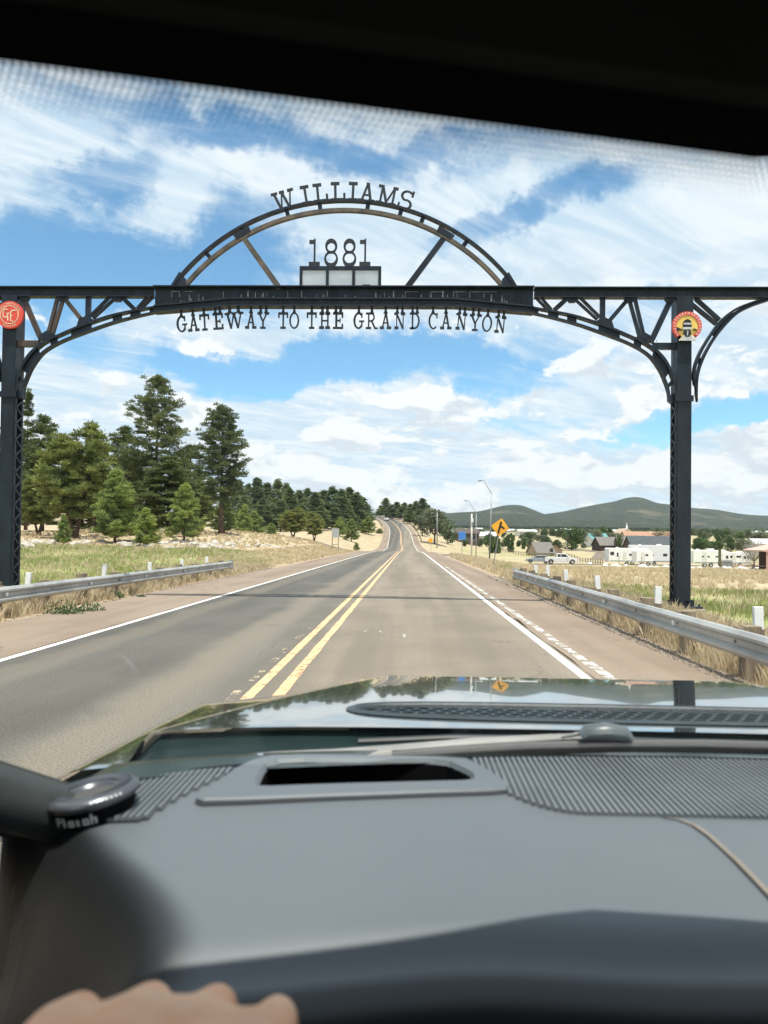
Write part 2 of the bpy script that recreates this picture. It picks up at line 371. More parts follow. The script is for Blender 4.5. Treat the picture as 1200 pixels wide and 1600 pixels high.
# ================================================================ road
def asphalt(name, c1, c2, wear_and_reflections=True, tan=0.0):
    m = bpy.data.materials.new(name); m.use_nodes = True; g = NG(m.node_tree)
    P = g.n('ShaderNodeNewGeometry').outputs['Position']; s = g.n('ShaderNodeSeparateXYZ', None, Vector=P)
    lg = g.n('ShaderNodeMapping', None, Vector=P, Scale=(1.0, 0.045, 1.0)).outputs[0]
    a = g.noise(lg, 0.9, 5, 0.55); b_ = g.noise(P, 0.35, 6, 0.6); f = g.noise(P, 55, 3, 0.7); f2 = g.noise(P, 180, 2, 0.6)
    c = g.mix(g.ramp(g.m('ADD', g.m('MULTIPLY', a, .6), g.m('MULTIPLY', b_, .4)), .42, .58), c1, c2)
    if wear_and_reflections:   # the near lane is worn paler than the oncoming lane
        c = g.mix(g.ramp(s.outputs[0], -0.4, 0.7), c, g.mix(1.0, c, (1.46, 1.36, 1.24), blend='MULTIPLY'))
        for tx in (1.05, 2.85): 
            d = g.m('ABSOLUTE', g.m('SUBTRACT', s.outputs[0], tx)); c = g.mix(g.ramp(d, 0.15, 0.55, 0.16, 0.0), c, (0.16, 0.15, 0.14))
        c = g.mix(g.ramp(s.outputs[0], -1.9, -.2, 1.0, 0.0), c, g.mix(1.0, c, (0.68, 0.71, 0.73), blend='MULTIPLY'))
        for tx, wd_, am in ((-0.95, .50, .62), (-2.95, .42, .40)):  # windscreen reflections painted into the oncoming lane as tan streaks
            d = g.m('ABSOLUTE', g.m('SUBTRACT', g.m('ADD', s.outputs[0], g.m('MULTIPLY', g.m('SUBTRACT', b_, .5), .8)), tx)); c = g.mix(g.ramp(d, 0.1, wd_, am, 0.0), c, (0.34, 0.30, 0.25))
    c = g.mix(0.8, c, g.mix(g.ramp(f, .3, .7), (0.10, 0.095, 0.085), (0.40, 0.37, 0.33)), blend='OVERLAY')
    c = g.mix(g.ramp(f2, .62, .75, 0.0, 0.5), c, (0.48, 0.45, 0.40))
    cr = g.n('ShaderNodeTexVoronoi', dict(feature='DISTANCE_TO_EDGE'), Vector=g.vm('ADD', P, g.vm('SCALE', g.noise(P, 1.1, 4, .6, 0, 1)).outputs[0]).outputs[0], Scale=0.22)
    ck = g.m('MULTIPLY', g.ramp(cr.outputs[0], 0.0, 0.006, 1.0, 0.0), g.ramp(b_, .48, .6))
    c = g.mix(g.m('MULTIPLY', ck, 0.55), c, (0.06, 0.055, 0.05))
    b = g.n('ShaderNodeBsdfPrincipled', None, Base_Color=c, Roughness=0.88); b.inputs['Specular IOR Level'].default_value = 0.25
    bn = g.n('ShaderNodeBump', None, Strength=0.35, Distance=0.01, Height=f); g.t.links.new(bn.outputs[0], b.inputs['Normal'])
    g.n('ShaderNodeOutputMaterial', None, Surface=b); return m
M_asph = asphalt('worn_asphalt', (0.200, 0.190, 0.172), (0.268, 0.252, 0.230))
M_shoul = asphalt('dusty_shoulder_asphalt', (0.34, 0.27, 0.215), (0.43, 0.35, 0.285), False)
M_lot = asphalt('gravelly_lot', (0.25, 0.21, 0.18), (0.33, 0.28, 0.24), False)
def strip(name, a, b, y0, y1, dz, m, step=1.0, n=1, parent=None, rag=0.0, kind='structure'):
    ys = np.arange(y0, y1+step*.5, step); P = []
    rx = _t(RX, ys); rz = _t(RZ, ys); dx = np.gradient(rx, ys) if len(ys) > 1 else np.zeros_like(ys); L = np.sqrt(1+dx*dx)
    for i, y in enumerate(ys):
        row = []
        for k in range(n+1):
            t = k/n; off = a + (b-a)*t
            if rag and k in (0, n): off += (mnoise.noise(Vector((y*1.7, k*9.0, a))) + .5*mnoise.noise(Vector((y*6.1, k*5.0, a))))*rag
            row.append((rx[i] + off/L[i], y - off*dx[i]/L[i], rz[i] + dz))
        P.append(row)
    mb = MB(); mb.grid(P); o = mb.build(name, m, parent, fix=False)
    me = o.data; me.update()
    if me.polygons and me.polygons[0].normal.z < 0: me.flip_normals()
    if kind and parent is None: o['kind'] = kind
    return o
strip('road', -3.62, 3.72, -60, 700, 0.0, M_asph, n=6)
strip('road_shoulder', -5.75, -3.62, -60, 700, 0.0, M_shoul, n=3, rag=0.10)
strip('road_shoulder', 3.72, 5.45, -60, 700, 0.0, M_shoul, n=3, rag=0.10)
def roadpaint(name, c, wear):
    m = bpy.data.materials.new(name); m.use_nodes = True; g = NG(m.node_tree); P = g.n('ShaderNodeNewGeometry').outputs['Position']
    b = g.n('ShaderNodeBsdfPrincipled', None, Base_Color=g.mix(g.ramp(g.noise(P, 3, 5), .3, .7), tuple(v*.85 for v in c), c), Roughness=0.7)
    a = g.m('ADD', g.m('MULTIPLY', g.noise(P, 45, 4, .6), .5), g.m('MULTIPLY', g.noise(P, 5, 4, .6), .5))
    f = g.ramp(a, wear-.02, wear+.03)
    mx = g.n('ShaderNodeMixShader', None, _0=f, _1=g.n('ShaderNodeBsdfTransparent'), _2=b); g.n('ShaderNodeOutputMaterial', None, Surface=mx); return m
M_pw = roadpaint('white_road_paint', (0.78, 0.77, 0.72), 0.40); M_py = roadpaint('yellow_road_paint', (0.74, 0.47, 0.25), 0.43); M_pw2 = roadpaint('worn_white_road_paint', (0.74, 0.73, 0.68), 0.50)
M_pws = roadpaint('faint_white_spray', (0.60, 0.58, 0.54), 0.53)
strip('edge_line', -3.60, -3.49, -20, 520, .004, M_pw)
strip('edge_line', 3.55, 3.67, -20, 520, .004, M_pw)
strip('centre_line', -0.08, 0.035, -20, 520, .004, M_py, step=.25, rag=.007)
strip('centre_line', 0.20, 0.32, -20, 520, .004, M_py, step=.25, rag=.018)
# rumble strip pads carrying ragged paint beside the right edge line, and paint scraps left of the yellow line
M_pys = roadpaint('yellow_paint_scrap', (0.62,.48,.33), .53)
for y in np.arange(5.0, 46, 0.62):
    o = strip('rumble_strip_paint', 3.84+random.uniform(-.01,.01), 3.97+random.uniform(-.02,.02), y, y+random.uniform(.42,.60), .004, M_pw2, step=.1, rag=.02)
for y in (6.4, 6.9, 7.3, 8.1, 8.5, 9.4, 10.1, 10.4, 11.6, 12.9):
    strip('paint_scrap', -0.22+random.uniform(-.02,.02), -0.13, y, y+random.uniform(.2,.5), .004, M_pys, step=.1, rag=.02)
# faint survey marks sprayed on the lane
mb = MB()
def gmark(pts, cx, cy, s, w_=.035):
    for a, b in zip(pts[:-1], pts[1:]):
        p = Vector((cx+a[0]*s, cy+a[1]*s*2.2, .005)); q = Vector((cx+b[0]*s, cy+b[1]*s*2.2, .005)); d = (q-p).normalized(); r = Vector((-d.y, d.x, 0))*w_/2
        mb.add([p-r, q-r, q+r, p+r], [(0,1,2,3)])
c0 = at(578, 992, 10); cyy = 12.4
gmark([(0,.8),(.25,1),(.5,.8),(.4,.5),(0,0),(.6,0)], .72, cyy, .26); gmark([(0,.9),(.4,1),(.3,.6),(.5,.3),(.2,0),(0,.1)], .99, cyy, .26); gmark([(0,.9),(.3,1),(.45,.7),(.4,0)], 1.38, 11.9, .26)
tag(mb.build('survey_marks', M_pws, fix=False), kind='structure')

# side road and parking lot on the right, laid on the land
def landstrip(name, pts, m, dz=.05, n=4):
    P = []; mb = MB()
    for k in range(len(pts)-1):
        (x0, y0, w0), (x1, y1, w1) = pts[k], pts[k+1]
        for j in range(8 + (k == len(pts)-2)):
            t = j/8; x = x0+(x1-x0)*t; y = y0+(y1-y0)*t; ww = w0+(w1-w0)*t; d = Vector((x1-x0, y1-y0)).normalized(); r = Vector((d.y, -d.x))
            P.append([(x+r.x*ww*(q/n-.5), y+r.y*ww*(q/n-.5), float(H(x+r.x*ww*(q/n-.5), y+r.y*ww*(q/n-.5)))+dz) for q in range(n+1)])
    mb.grid(P); o = mb.build(name, m, fix=False)
    if o.data.polygons[0].normal.z < 0: o.data.flip_normals()
    o['kind'] = 'structure'; return o
landstrip('side_road', [(5.3, 84, 9), (9, 88, 8), (14, 98, 6.5), (22, 120, 6), (30, 141, 7)], M_lot)
landstrip('parking_lot', [(24, 134, 5), (34, 142, 13), (52, 146, 16), (68, 140, 12)], M_lot, .07)
landstrip('turnout', [(-5.6, 118, 7), (-9, 120, 6), (-17, 126, 4)], M_lot)
landstrip('dirt_track', [(50, 190, 4), (62, 230, 5), (60, 300, 5), (78, 400, 6)], M_lot)

# ================================================================ mountains
def mountain(name, prof, D0, D1, D2, zb, m, seed, rough):
    pxs = np.linspace(prof[0][0], prof[-1][0], 260); N = 46; P = []
    pr = np.interp(pxs, [p[0] for p in prof], [p[1] for p in prof]); k = np.hanning(9); k /= k.sum(); pr = np.convolve(np.pad(pr, 4, mode='edge'), k, mode='valid')
    for j in range(N):
        t = j/(N-1); Y = D0 + (D2-D0)*t; row = []
        gq = (Y-D0)/(D1-D0) if Y < D1 else 1-(Y-D1)/(D2-D1)
        for i, px in enumerate(pxs):
            az = (px-638)/FPX; x = CAM.x + az*Y*1.0
            ridge = at(px, pr[i], D1).z
            nz = mnoise.fractal(Vector((x*.0016+seed, Y*.0016, 0)), 1.0, 2.1, 6)
            h = zb + (ridge-zb)*(sstep(gq)*.75+gq*.25)
            h += nz*rough*math.sin(math.pi*min(max(gq, 0), 1)**.9)*1.0
            row.append((x, Y, h))
        P.append(row)
    mb = MB(); mb.grid(P); o = mb.build(name, m, smooth=True, fix=False); o['kind'] = 'structure'
    if o.data.polygons[0].normal.z < 0: o.data.flip_normals()
    return o
def mtn_mat():
    m = bpy.data.materials.new('forested_mountain'); m.use_nodes = True; g = NG(m.node_tree); P = g.n('ShaderNodeNewGeometry').outputs['Position']
    a = g.noise(P, .004, 8, .65); b_ = g.noise(P, .04, 6, .7); 
    c = g.mix(g.ramp(b_, .38, .62), (0.030, 0.042, 0.034), (0.062, 0.074, 0.050)); c = g.mix(g.ramp(a, .54, .70, 0, .75), c, (0.17, 0.15, 0.10))
    v = g.n('ShaderNodeTexVoronoi', None, Vector=P, Scale=.05); c = g.mix(g.ramp(v.outputs[0], .1, .5, .6, 0), c, (0.016, 0.028, 0.018))
    b = g.n('ShaderNodeBsdfPrincipled', None, Base_Color=c, Roughness=1.0); b.inputs['Specular IOR Level'].default_value = 0
    bn = g.n('ShaderNodeBump', None, Strength=1.0, Distance=14, Height=g.noise(P, .03, 7, .75)); g.t.links.new(bn.outputs[0], b.inputs['Normal'])
    g.n('ShaderNodeOutputMaterial', None, Surface=b); return m
M_mtn = mtn_mat()
mountain('mountain', [(560,812),(640,808),(690,803),(720,801),(745,800),(765,795),(785,790),(800,789),(815,790),(830,796),(850,804),(880,808),(930,812),(1000,816),(1100,820)], 2600, 4200, 6500, 58, M_mtn, 3.3, 34)
mountain('mountain', [(760,815),(830,807),(850,803),(875,800),(900,794),(930,788),(955,784),(975,777),(990,776),(1003,778),(1020,786),(1050,789),(1075,794),(1095,796),(1120,799),(1160,806),(1200,808),(1300,812),(1500,816),(1800,819)], 3000, 5000, 7400, 60, M_mtn, 8.1, 40)

# ================================================================ gantry
GY = 18.2; S = 0.01576
def gx(px): return (px-540)*S*1.008
def gz(py): return 1.56 + (845.5-py)*S
gan = thing('town_gateway_arch', (0, GY, 0), 'dark blue steel gateway arch spanning the whole road with cut-out lettering', 'gateway arch')
def gpart(name, mb, m=M_steel, parent=None, **k): return mb.build(name, m, parent or gan, **k)
jit = [0]
def J():
    jit[0] = (jit[0] + 1) % 7; return jit[0]*0.0023
colx = 8.385
for sg in (-1, 1):
    cx = sg*colx
    mb = MB(); zt = gz(626)
    for yy in (GY, GY+.385): mb.box((cx, yy+.008, (zt+.03)/2), (.31, .016, zt-.03))
    for sx in (-1, 1):
        for yy in (GY+.05, GY+.36): mb.box((cx+sx*.168, yy, zt/2+.02), (.04, .075, zt-.05))
    col = gpart('column', mb)
    mb = MB(); n = 24; hz = (zt-.1)/n
    for sx in (-1, 1):
        for k in range(n):
            a = (GY+.05, GY+.355) if k % 2 else (GY+.355, GY+.05); x = cx+sx*(.192+.002*(k % 2))
            mb.bar((x, a[0], .06+k*hz), (x, a[1], .06+(k+1)*hz), .05, .009, up=(1,0,0))
    lac = mb.build('lacing', M_steel, col); lac['kind'] = 'stuff'
    mb = MB()
    for k in range(n+1):
        for sx in (-1, 1): mb.lathe([(0,.016),(.014,.012),(.018,0)], (cx+sx*.155, GY, .1+k*hz), 6, Matrix.Rotation(R(90), 3, 'X'))
    mb.build('rivet', M_steel, col)['kind'] = 'stuff'
    mb = MB(); zc_ = gz(470); mb.box((cx, GY+.2, (zt-.02+7.58)/2), (.35, .42, 7.58-zt+.02)); mb.box((cx, GY-.030, zt+.06), (.44, .03, .14)); mb.box((cx, GY+.21, zt+.05), (.46, .40, .10))
    mb.box((cx, GY-.025, 7.25), (.40, .024, .62)); gpart('column_sleeve', mb, M_steel)
    mb = MB(); mb.box((cx, GY+.2, .0), (.82, .78, .045)); 
    for sx in (-1, 1):
        mb.box((cx+sx*.1, GY-.06, .09), (.012, .12, .14)); mb.box((cx+sx*.27, GY+.2, .09), (.14, .012, .14))
        for sy in (-1, 1): mb.tube([(cx+sx*.34, GY+.2+sy*.32, .02), (cx+sx*.34, GY+.2+sy*.32, .09)], .022, 6)
    gpart('base_plate', mb, M_steel)
    mb = MB(); mb.box((cx, GY+.2, -.34), (.92, .92, .62)); gpart('concrete_footing', mb, M_concrete, bevel=.02)
# top beam of each side span, running on past the column
def upper(sg):   # upper edge of the arched chord (right side measured), x from centre, z
    P = [(837,479.5),(867,485),(905,493),(947,507),(985,523),(1016,538),(1038,557),(1051,581),(1056,602),(1057,625)]
    return [(sg*gx(a), gz(b)) for a, b in P]
def lower(sg):
    P = [(837,490.5),(867,497.5),(905,508),(947,523),(985,538),(1013,555),(1030,577),(1039,597),(1044,612),(1045.5,627)]
    return [(sg*gx(a), gz(b)) for a, b in P]
def smoothpts(P, n=5):
    out = []
    for i in range(len(P)-1):
        p0 = P[max(i-1, 0)]; p1 = P[i]; p2 = P[i+1]; p3 = P[min(i+2, len(P)-1)]
        for k in range(n):
            t = k/n; out.append(tuple(.5*((2*p1[a]) + (-p0[a]+p2[a])*t + (2*p0[a]-5*p1[a]+4*p2[a]-p3[a])*t*t + (-p0[a]+3*p1[a]-3*p2[a]+p3[a])*t**3) for a in (0, 1)))
    out.append(P[-1]); return out
def ribbon(mb, A, B, y0, y1):
    "closed band between curves A and B extruded in y"
    n = len(A); V = []
    for y in (y0, y1):
        V += [(a[0], y, a[1]) for a in A] + [(b[0], y, b[1]) for b in B]
    F = []
    for i in range(n-1):
        F += [(i, i+1, n+i+1, n+i), (2*n+i, 3*n+i, 3*n+i+1, 2*n+i+1), (i, 2*n+i, 2*n+i+1, i+1), (n+i, n+i+1, 3*n+i+1, 3*n+i)]
    F += [(0, n, 3*n, 2*n), (n-1, 3*n-1, 4*n-1, 2*n-1)]
    mb.add(V, F)
def lerp2(A, B, t): return [(a[0]+(b[0]-a[0])*t, a[1]+(b[1]-a[1])*t) for a, b in zip(A, B)]
for sg in (-1, 1):
    mb = MB(); x0, x1 = sg*gx(838.5), sg*11.6
    xm = (x0+x1)/2; L = abs(x1-x0)
    mb.box((xm, GY+.07, 7.785), (L, .28, .03)); mb.box((xm, GY+.07, 7.675), (L, .05, .19)); mb.box((xm, GY+.07, 7.565), (L, .20, .03))
    gpart('top_beam', mb)
    U = smoothpts(upper(sg)); Lw = smoothpts(lower(sg))
    mb = MB(); ribbon(mb, U, lerp2(U, Lw, .26), GY-.0, GY+.15); ribbon(mb, lerp2(U, Lw, .80), Lw, GY-.002, GY+.152)
    n = len(U); slots = [(.04,.09),(.14,.18),(.22,.31),(.40,.47),(.51,.59),(.76,.82),(.86,.93)]
    # web plates between the slots
    edges = [0.0]
    for a, b in slots: edges += [a, b]
    edges += [1.0]
    def sub(C, a, b, k=5):
        out = []
        for j in range(k+1):
            t = (a+(b-a)*j/k)*(len(C)-1); i = min(int(t), len(C)-2); f = t-i; out.append((C[i][0]+(C[i+1][0]-C[i][0])*f, C[i][1]+(C[i+1][1]-C[i][1])*f))
        return out
    A_, B_ = lerp2(U, Lw, .24), lerp2(U, Lw, .82)
    for k in range(0, len(edges), 2):
        a, b = edges[k], edges[k+1]
        if b-a > .005: ribbon(mb, sub(A_, a, b), sub(B_, a, b), GY+.05+J(), GY+.10)
    gpart('arched_chord', mb, M_steel)
    # web members
    def pt(px, py): return (sg*gx(px), gz(py))
    def single(a, b, w_=.11): 
        mb = MB(); mb.plank(pt(*a), pt(*b), w_, GY+.02+J(), GY+.11+J()); gpart('brace', mb, M_refltint if (sg < 0 and a[0] > 965) else M_steel)
    def double(a, b, gap=.125, w_=.075, w2=None):
        mb = MB(); p = Vector(pt(*a)); q = Vector(pt(*b)); d = (q-p).normalized(); r = Vector((-d.y, d.x))
        for s_ in (-1, 1): mb.plank(p+r*s_*gap/2, q+r*s_*gap/2*.75, w_, GY+.02+J(), GY+.11+J())
        gpart('brace', mb, M_refltint if (sg < 0 and a[0] > 965) else M_steel)
    double((843,462), (864,485), .10, .05); single((891,464), (870,484)); double((906,466), (938,497), .115, .055)
    single((944,462), (944,502), .12); single((986,463), (956,499), .10); double((989,466), (1004,524), .14, .075); single((1050,464), (1020,530), .13)
    for a, b, h in ((896,470,.2),(984,470,.2),(1046,468,.22)): mb = MB(); mb.prism([pt(a-9,463.5), pt(a+13,463.5), pt(a+6,472), pt(a-3,472)], GY+.008+J(), GY+.13); gpart('gusset_plate', mb)
    for a, b in ((946,503),(1008,527)): mb = MB(); mb.prism([pt(a-11,b-2), pt(a,b-8), pt(a+12,b-1), pt(a+15,b+9), pt(a-9,b+3)], GY+.008+J(), GY+.13); gpart('gusset_plate', mb)
    mb = MB(); mb.box((sg*(gx(1041)), GY+.09, gz(540)), (.62, .12, .155)); gpart('strut', mb, M_steel if sg > 0 else M_refltint)
    # outer bracket
    U2 = smoothpts([(sg*gx(a), gz(b)) for a, b in ((1082,588),(1084,570),(1092,548),(1106,524),(1122,501),(1143,483),(1168,472),(1196,463))])
    L2 = smoothpts([(sg*gx(a), gz(b)) for a, b in ((1089,627),(1090,590),(1098,562),(1113,533),(1130,510),(1150,490),(1172,478),(1197,469))])
    mb = MB(); ribbon(mb, U2, lerp2(U2, L2, .34), GY+.0, GY+.14); ribbon(mb, lerp2(U2, L2, .66), L2, GY+.002, GY+.142)
    A_, B_ = lerp2(U2, L2, .32), lerp2(U2, L2, .68)
    for a, b in ((0,.04),(.22,.27),(.46,1.0)): ribbon(mb, sub(A_, a, b), sub(B_, a, b), GY+.05+J(), GY+.09)
    gpart('outer_bracket', mb); double((1083,470), (1120,502), .17, .085)
    mb = MB(); Mx = Matrix.Rotation(R(90), 3, 'X')
    for a, b in ((896,467),(984,467),(944,501),(1008,528),(1020,535)):
        for da, db in ((-6,-2),(0,1),(6,-2)): mb.lathe([(0,.014),(.012,.010),(.015,0)], (sg*gx(a+da), GY+.006, gz(b+db)), 6, Mx)
    for t in np.linspace(0.02, .98, 26):
        q = sub(U, t, t+.001, 1)[0]; q2 = sub(Lw, t, t+.001, 1)[0]; mb.lathe([(0,.012),(.010,.009),(.013,0)], (q[0]*.9+q2[0]*.1, GY-.001, q[1]*.87+q2[1]*.13), 6, Mx)
    gpart('bolt_head', mb)['kind'] = 'stuff'
# central girder
mb = MB(); xe = gx(837); xb = gx(716)
mb.box((0, GY+.08, 7.80), (2*xe+.02, .34, .03))
mb.prism([(-xe, 7.78), (-xe, gz(481)), (-xb, gz(468)), (xb, gz(468)), (xe, gz(481)), (xe, 7.78)], GY+.06, GY+.09)
mb.prism([(-xe+.002, 7.78), (-xe+.002, gz(481)), (-xb, gz(468.2)), (xb, gz(468.2)), (xe-.002, gz(481)), (xe-.002, 7.78)], GY+.12, GY+.15)
gpart('girder', mb)
mb = MB(); U = [(-xe-.003, gz(479)), (-xb, gz(466.5)), (xb, gz(466.5)), (xe+.003, gz(479))]; Lw = [(-xe-.003, gz(490.5)), (-xb, gz(480.5)), (xb, gz(480.5)), (xe+.003, gz(490.5))]
ribbon(mb, U, lerp2(U, Lw, .2), GY-.04, GY+.22); ribbon(mb, lerp2(U, Lw, .2), lerp2(U, Lw, .8), GY+.02, GY+.17); ribbon(mb, lerp2(U, Lw, .8), Lw, GY-.042, GY+.222)
gpart('bottom_chord', mb)
mb = MB(); random.seed(11)
for k in range(46):
    x = random.uniform(-4.1, 4.1); zb_ = gz(467)+.02 if abs(x) < xb else gz(467+(abs(x)-xb)/(xe-xb)*12)+.03; h = random.choice((.05,.09,.14,.18)); w_ = random.choice((.008,.012,.02))
    mb.prism([(x-w_, zb_), (x+w_, zb_), (x+w_*.4, zb_+h), (x-w_*.3, zb_+h)], GY+.0575, GY+.0595)
for x in (1.55, 2.2, 2.75, 3.15, 3.5, -4.3, -4.1):
    mb.prism([(x, 7.56), (x+.012, 7.56), (x+.012, 7.70), (x, 7.70)], GY+.0576, GY+.0594); mb.prism([(x, 7.70), (x+.33, 7.70), (x+.33, 7.71), (x, 7.71)], GY+.0577, GY+.0593)
gpart('paint_scar', mb, M_streak)['kind'] = 'stuff'
# arch ribs
CZ = gz(648); R1 = 340*S; R2 = 326*S; xa = 276*S
def arc(r, a0, a1, n): return [(r*math.sin(a0+(a1-a0)*k/n), CZ + r*math.cos(a0+(a1-a0)*k/n)) for k in range(n+1)]
def abase(r): return math.acos((7.815-CZ)/r)
a1 = abase(R1); a2 = abase(R2-.05)
mb = MB(); ribbon(mb, arc(R1, -a1, a1, 72), arc(R1-.06, -abase(R1-.06), abase(R1-.06), 72), GY+.02, GY+.17); gpart('arch_rib', mb, M_steel)
mb = MB(); ribbon(mb, arc(R2-.005, -abase(R2-.005), abase(R2-.005), 72), arc(R2-.10, -abase(R2-.10), abase(R2-.10), 72), GY+.04, GY+.15); o = gpart('arch_rib', mb, mat('brown_primer_steel', (0.13, 0.10, 0.075), .55, .15, (0.05, 0.045, 0.04), 3, 5))
for a in (-.71, -.505, -.275, -.115, .115, .275, .385, .62):
    mb = MB(); p = Vector((math.sin(a), math.cos(a))); c = Vector((0, CZ)); mb.plank(c+p*(R1-.055), c+p*(R2-.01), .10, GY+.05+J(), GY+.13); gpart('spacer_block', mb)
for sg in (-1, 1):
    mb = MB(); mb.prism([(sg*(xa-.01), 7.818), (sg*(xa-.42), 7.818), (sg*(xa-.40), 8.02), (sg*(xa-.24), 8.20)], GY+.035, GY+.155); gpart('foot_plate', mb)
    mb = MB(); mb.plank((sg*gx(704), gz(361)), (sg*gx(639), gz(451)), .13, GY+.05, GY+.13, .14); gpart('arch_strut', mb, MATS['brown_primer_steel'] if sg < 0 else M_steel)
    mb = MB(); mb.prism([(sg*gx(690), gz(351)), (sg*gx(714), gz(366)), (sg*gx(708), gz(374)), (sg*gx(686), gz(360))], GY+.033, GY+.158); gpart('gusset_plate', mb)

# ---- lettering
def glyph(ch):
    T, Sf, W = .098, .165, .78
    out = []
    def rc(x0, y0, x1, y1): out.append([(x0,y0),(x1,y0),(x1,y1),(x0,y1)])
    def ln(x0, y0, x1, y1, w_): 
        d = Vector((x1-x0, y1-y0)).normalized(); r = Vector((-d.y, d.x))*w_/2; out.append([(x0+r.x,y0+r.y),(x0-r.x,y0-r.y),(x1-r.x,y1-r.y),(x1+r.x,y1+r.y)])
    def ring(cx, cy, rx, ry, a0, a1, tx, ty, n=14):
        for k in range(n):
            b0 = R(a0+(a1-a0)*k/n); b1 = R(a0+(a1-a0)*(k+1)/n)
            out.append([(cx+rx*math.cos(b0), cy+ry*math.sin(b0)), (cx+rx*math.cos(b1), cy+ry*math.sin(b1)), (cx+(rx-tx)*math.cos(b1), cy+(ry-ty)*math.sin(b1)), (cx+(rx-tx)*math.cos(b0), cy+(ry-ty)*math.sin(b0))])
    def sf(x, y, w_=.30): rc(x-w_/2, y, x+w_/2, y+Sf)
    if ch == 'A': ln(.20,.1,.42,1,T); ln(.60,.1,.42,1,T*1.3); rc(.27,.34,.55,.42); sf(.16,0,.28); sf(.64,0,.30); rc(.34,.93,.50,1)
    elif ch == 'B': pass
    elif ch == 'C': ring(.38,.5,.36,.5,50,310,.14,.09); rc(.58,.66,.68,.98)
    elif ch == 'D': rc(.14,0,.14+T*1.2,1); ring(.32,.5,.38,.5,-90,90,.12,.10); rc(0,0,.36,.12); rc(0,.88,.36,1)
    elif ch == 'E': rc(.14,0,.14+T*1.3,1); rc(0,0,.62,.13); rc(0,.87,.62,1); rc(.2,.46,.46,.55); rc(.52,.1,.62,.32); rc(.52,.68,.62,.9); rc(.40,.38,.46,.64)
    elif ch == 'G': ring(.38,.5,.36,.5,50,320,.15,.10); rc(.56,.68,.66,.98); rc(.56,.12,.66,.46); rc(.42,.42,.78,.52)
    elif ch == 'H': rc(.15,0,.15+T,1); rc(.52,0,.52+T,1); rc(.2,.45,.55,.54); sf(.19,0); sf(.56,0); sf(.19,.85); sf(.56,.85)
    elif ch == 'I': rc(.15,0,.15+T*1.15,1); rc(.0,0,.40,Sf); rc(0,.85,.40,1)
    elif ch == 'L': rc(.15,0,.15+T*1.15,1); rc(0,0,.66,Sf); rc(0,.85,.40,1); rc(.56,.1,.66,.42)
    elif ch == 'M': rc(.14,0,.14+T,.97); rc(.70,0,.70+T,.97); ln(.19,.95,.46,.15,.12); ln(.74,.95,.46,.15,T*.8); sf(.17,0,.3); sf(.75,0,.32); rc(0,.86,.26,1); rc(.66,.86,.9,1)
    elif ch == 'N': rc(.14,0,.14+T*.8,.97); rc(.60,0,.60+T*.8,.97); ln(.17,.95,.63,.03,.13); sf(.17,0,.30); sf(.63,.85,.32); rc(0,.86,.24,1)
    elif ch == 'O': ring(.38,.5,.36,.5,0,360,.12,.09,20)
    elif ch == 'R': rc(.14,0,.14+T,1); rc(0,0,.36,.13); rc(0,.88,.36,1); ring(.34,.72,.26,.28,-90,90,.10,.10,8); rc(.2,.44,.36,.53); ln(.38,.5,.62,.04,.12); rc(.58,0,.80,.10)
    elif ch == 'S': ring(.36,.72,.30,.28,40,270,.12,.09,10); ring(.36,.28,.32,.28,-140,90,.12,.09,10); rc(.54,.72,.64,1.02); rc(.04,-.02,.13,.3)
    elif ch == 'T': rc(.30,0,.30+T*1.15,1); rc(.16,0,.54,.13); rc(0,.86,.70,1); rc(0,.66,.10,.9); rc(.60,.66,.70,.9)
    elif ch == 'W': ln(.14,.95,.32,.02,.12); ln(.50,.95,.32,.02,T*.7); ln(.50,.95,.70,.02,.12); ln(.90,.95,.70,.02,T*.7); rc(0,.86,.30,1); rc(.38,.86,.62,1); rc(.76,.86,1.04,1)
    elif ch == 'Y': rc(.34,0,.34+T*1.2,.5); ln(.13,.95,.39,.44,.12); ln(.66,.95,.39,.44,T*.9); rc(.20,0,.58,.12); rc(0,.86,.30,1); rc(.52,.86,.82,1)
    elif ch == '1': rc(.26,.1,.36,1); rc(.02,.82,.30,.96); rc(0,0,.60,.17)
    elif ch == '8':
        for cy, rx, ry, th, dx in ((.74,.26,.27,.095,1),(.27,.295,.30,.085,-1)):
            n = 24
            for k in range(n):
                b0 = 2*math.pi*k/n; b1 = 2*math.pi*(k+1)/n
                def inn(b): return (.3+(rx-th)*math.cos(b), cy - (.035*dx) + (ry-.12)*math.sin(b))
                out.append([(.3+rx*math.cos(b0), cy+ry*math.sin(b0)), (.3+rx*math.cos(b1), cy+ry*math.sin(b1)), inn(b1), inn(b0)])
    xs = [p[0] for q in out for p in q]; return out, min(xs), max(xs)
def letter(ch, cx, cz, h, ang, root, y, th=.03, wscale=1.0, tabs=0.0, m=None, name='letter'):
    polys, x0, x1 = glyph(ch); mb = MB(); xm = (x0+x1)/2; ca, sa = math.cos(ang), math.sin(ang); k = 0
    if tabs:
        for tx in ((.5,) if ch in 'GCORTAI' else (.28, .74)):
            X = x0+(x1-x0)*tx; polys.append([(X-.15,.94),(X+.15,.94),(X+.08,1.1),(X+.08,1.0+tabs),(X-.08,1.0+tabs),(X-.08,1.1)])
    for q in polys:
        P = [((a-xm)*h*wscale, b*h) for a, b in q]; P = [(cx+a*ca-b*sa, cz+a*sa+b*ca) for a, b in P]
        k += 1; e = (k % 5)*.0011; mb.prism(P, y-e, y+th+e)
    return mb.build(name, m or M_letter, root)
